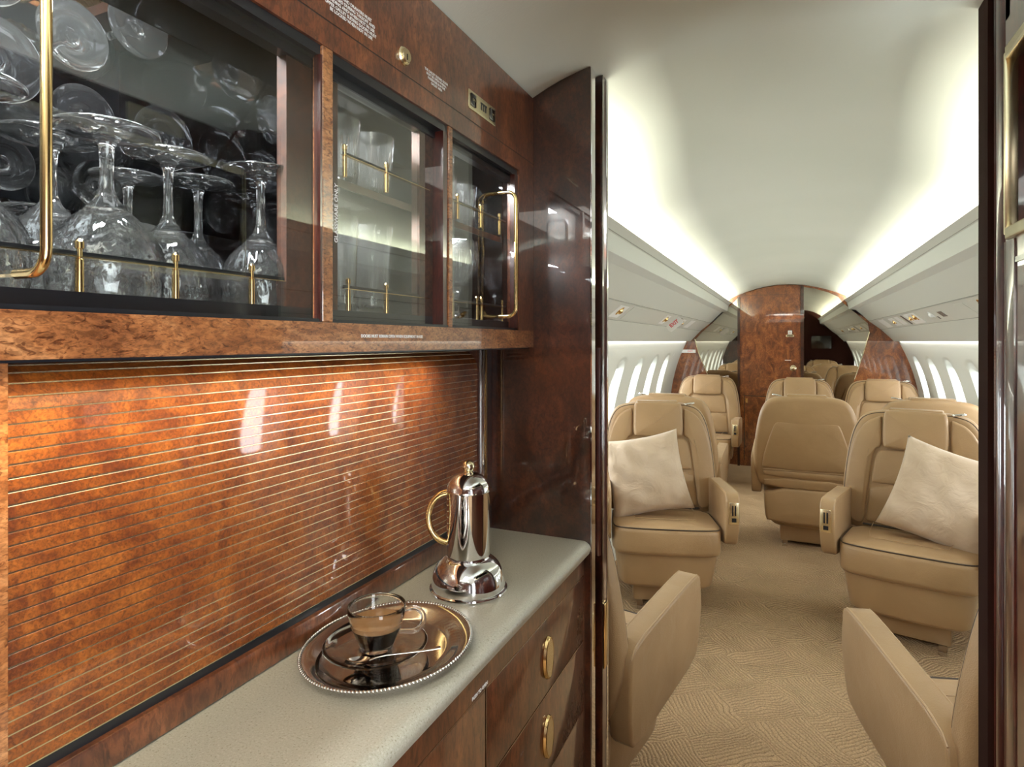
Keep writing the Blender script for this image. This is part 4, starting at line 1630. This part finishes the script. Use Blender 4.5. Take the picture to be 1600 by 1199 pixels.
        g.box(s * 0.292 - 0.010, s * 0.292 + 0.010, -0.2935, -0.2924, 0.466, 0.484)
        g.build('plate_recess', M['black'], p, smooth=0)
    # belt
    g = G()
    g.rbox(-0.03, 0.03, 0.075, 0.105, 0.424, 0.436, 0.003, 2)
    bl = g.build('belt_buckle', M['brass'], t)
    g = G()
    g.rbox(-0.20, 0.20, 0.08, 0.10, 0.4185, 0.425, 0.002, 1)
    g.build('belt_strap', M['strap'], bl)
    return t

seat0 = make_seat()
SG = 'tan leather cabin seats'
SEATS = [
    (-0.576, 3.136, 16, 'leather seat with a suede cushion facing the galley, left of the aisle'),
    (0.509, 3.200, -13, 'leather seat with a suede cushion facing the galley, cut by the right door post'),
    (-0.600, 1.695, 180 - 10.5, 'leather seat from behind beside the galley partition edge, mostly its armrest showing'),
    (0.518, 1.652, 180 + 15, 'leather seat from behind beside the dark right door post, long armrest showing'),
    (-0.680, 4.150, 180, 'tan seat showing only its top behind the left seat with a cushion'),
    (0.115, 4.420, 180, 'tan seat seen squarely from behind in mid cabin beside the aisle'),
    (0.765, 4.450, 180, 'tan seat showing only its top behind the right seat with a cushion'),
    (-0.700, 5.985, 0, 'far single tan seat left of the wooden bulkhead door'),
    (0.113, 5.800, 0, 'far tan seat whose headrest shows above the seat seen squarely from behind'),
    (0.757, 5.830, 0, 'far tan seat by the right windows in front of the mirror'),
]
for i, (x, y, a, lab) in enumerate(SEATS):
    o = seat0 if i == 0 else copy_tree(seat0)
    o.location = (x, y, 0)
    o.rotation_euler = (0, 0, R(a))
    tag(o, lab, 'seat', SG)

# scatter cushions
def pillow(loc, size, rot, label, seed):
    rnd = random.Random(seed)
    g = G()
    n = 36
    ph = [rnd.uniform(0, 6) for _ in range(8)]
    def pt(i, j, sd):
        u, v = -1 + 2 * i / n, -1 + 2 * j / n
        ed = (1 - abs(u) ** 2.6) * (1 - abs(v) ** 2.6)
        th = 0.078 * max(0, ed) ** 0.42
        # sides pulled in between the corners
        x = u * (1 - 0.085 * (1 - v * v))
        z = v * (1 - 0.085 * (1 - u * u))
        e1 = min(1 - abs(u), 1 - abs(v))
        wr = 0.006 * math.sin(9 * u + 5 * v + ph[0]) * math.sin(4 * v - 3 * u + ph[1]) * min(1, e1 * 4)
        wr += 0.006 * math.exp(-e1 * 7) * math.sin(16 * (u if abs(v) > abs(u) else v) + ph[2]) * min(1, e1 * 9)
        return (x * size / 2, sd * (th + wr) , z * size / 2)
    for sd in (-1, 1):
        g.grid([[pt(i, j, sd) for j in range(n + 1)] for i in range(n + 1)], flip=sd > 0)
    o = g.build('scatter_cushion', M['pillow'], smooth=70)
    bm = bmesh.new(); bm.from_mesh(o.data)
    bmesh.ops.remove_doubles(bm, verts=bm.verts[:], dist=0.0004)
    bmesh.ops.recalc_face_normals(bm, faces=bm.faces[:])
    bm.to_mesh(o.data); bm.free()
    o.location = loc
    o.rotation_euler = rot
    tag(o, label, 'cushion', 'suede scatter cushions')
    return o

def prot(yaw, lean, roll):
    return (Matrix.Rotation(R(yaw), 3, 'Z') @ Matrix.Rotation(R(lean), 3, 'X') @ Matrix.Rotation(R(roll), 3, 'Y')).to_euler()
pillow((-0.648, 3.095, 0.615), 0.40, prot(16, -16, -11), 'pale suede cushion leaning in the port seat near the left door post', 3)
pillow((0.640, 3.195, 0.605), 0.43, prot(-13, -18, 16), 'pale suede cushion leaning in the starboard seat near the right door post', 5)
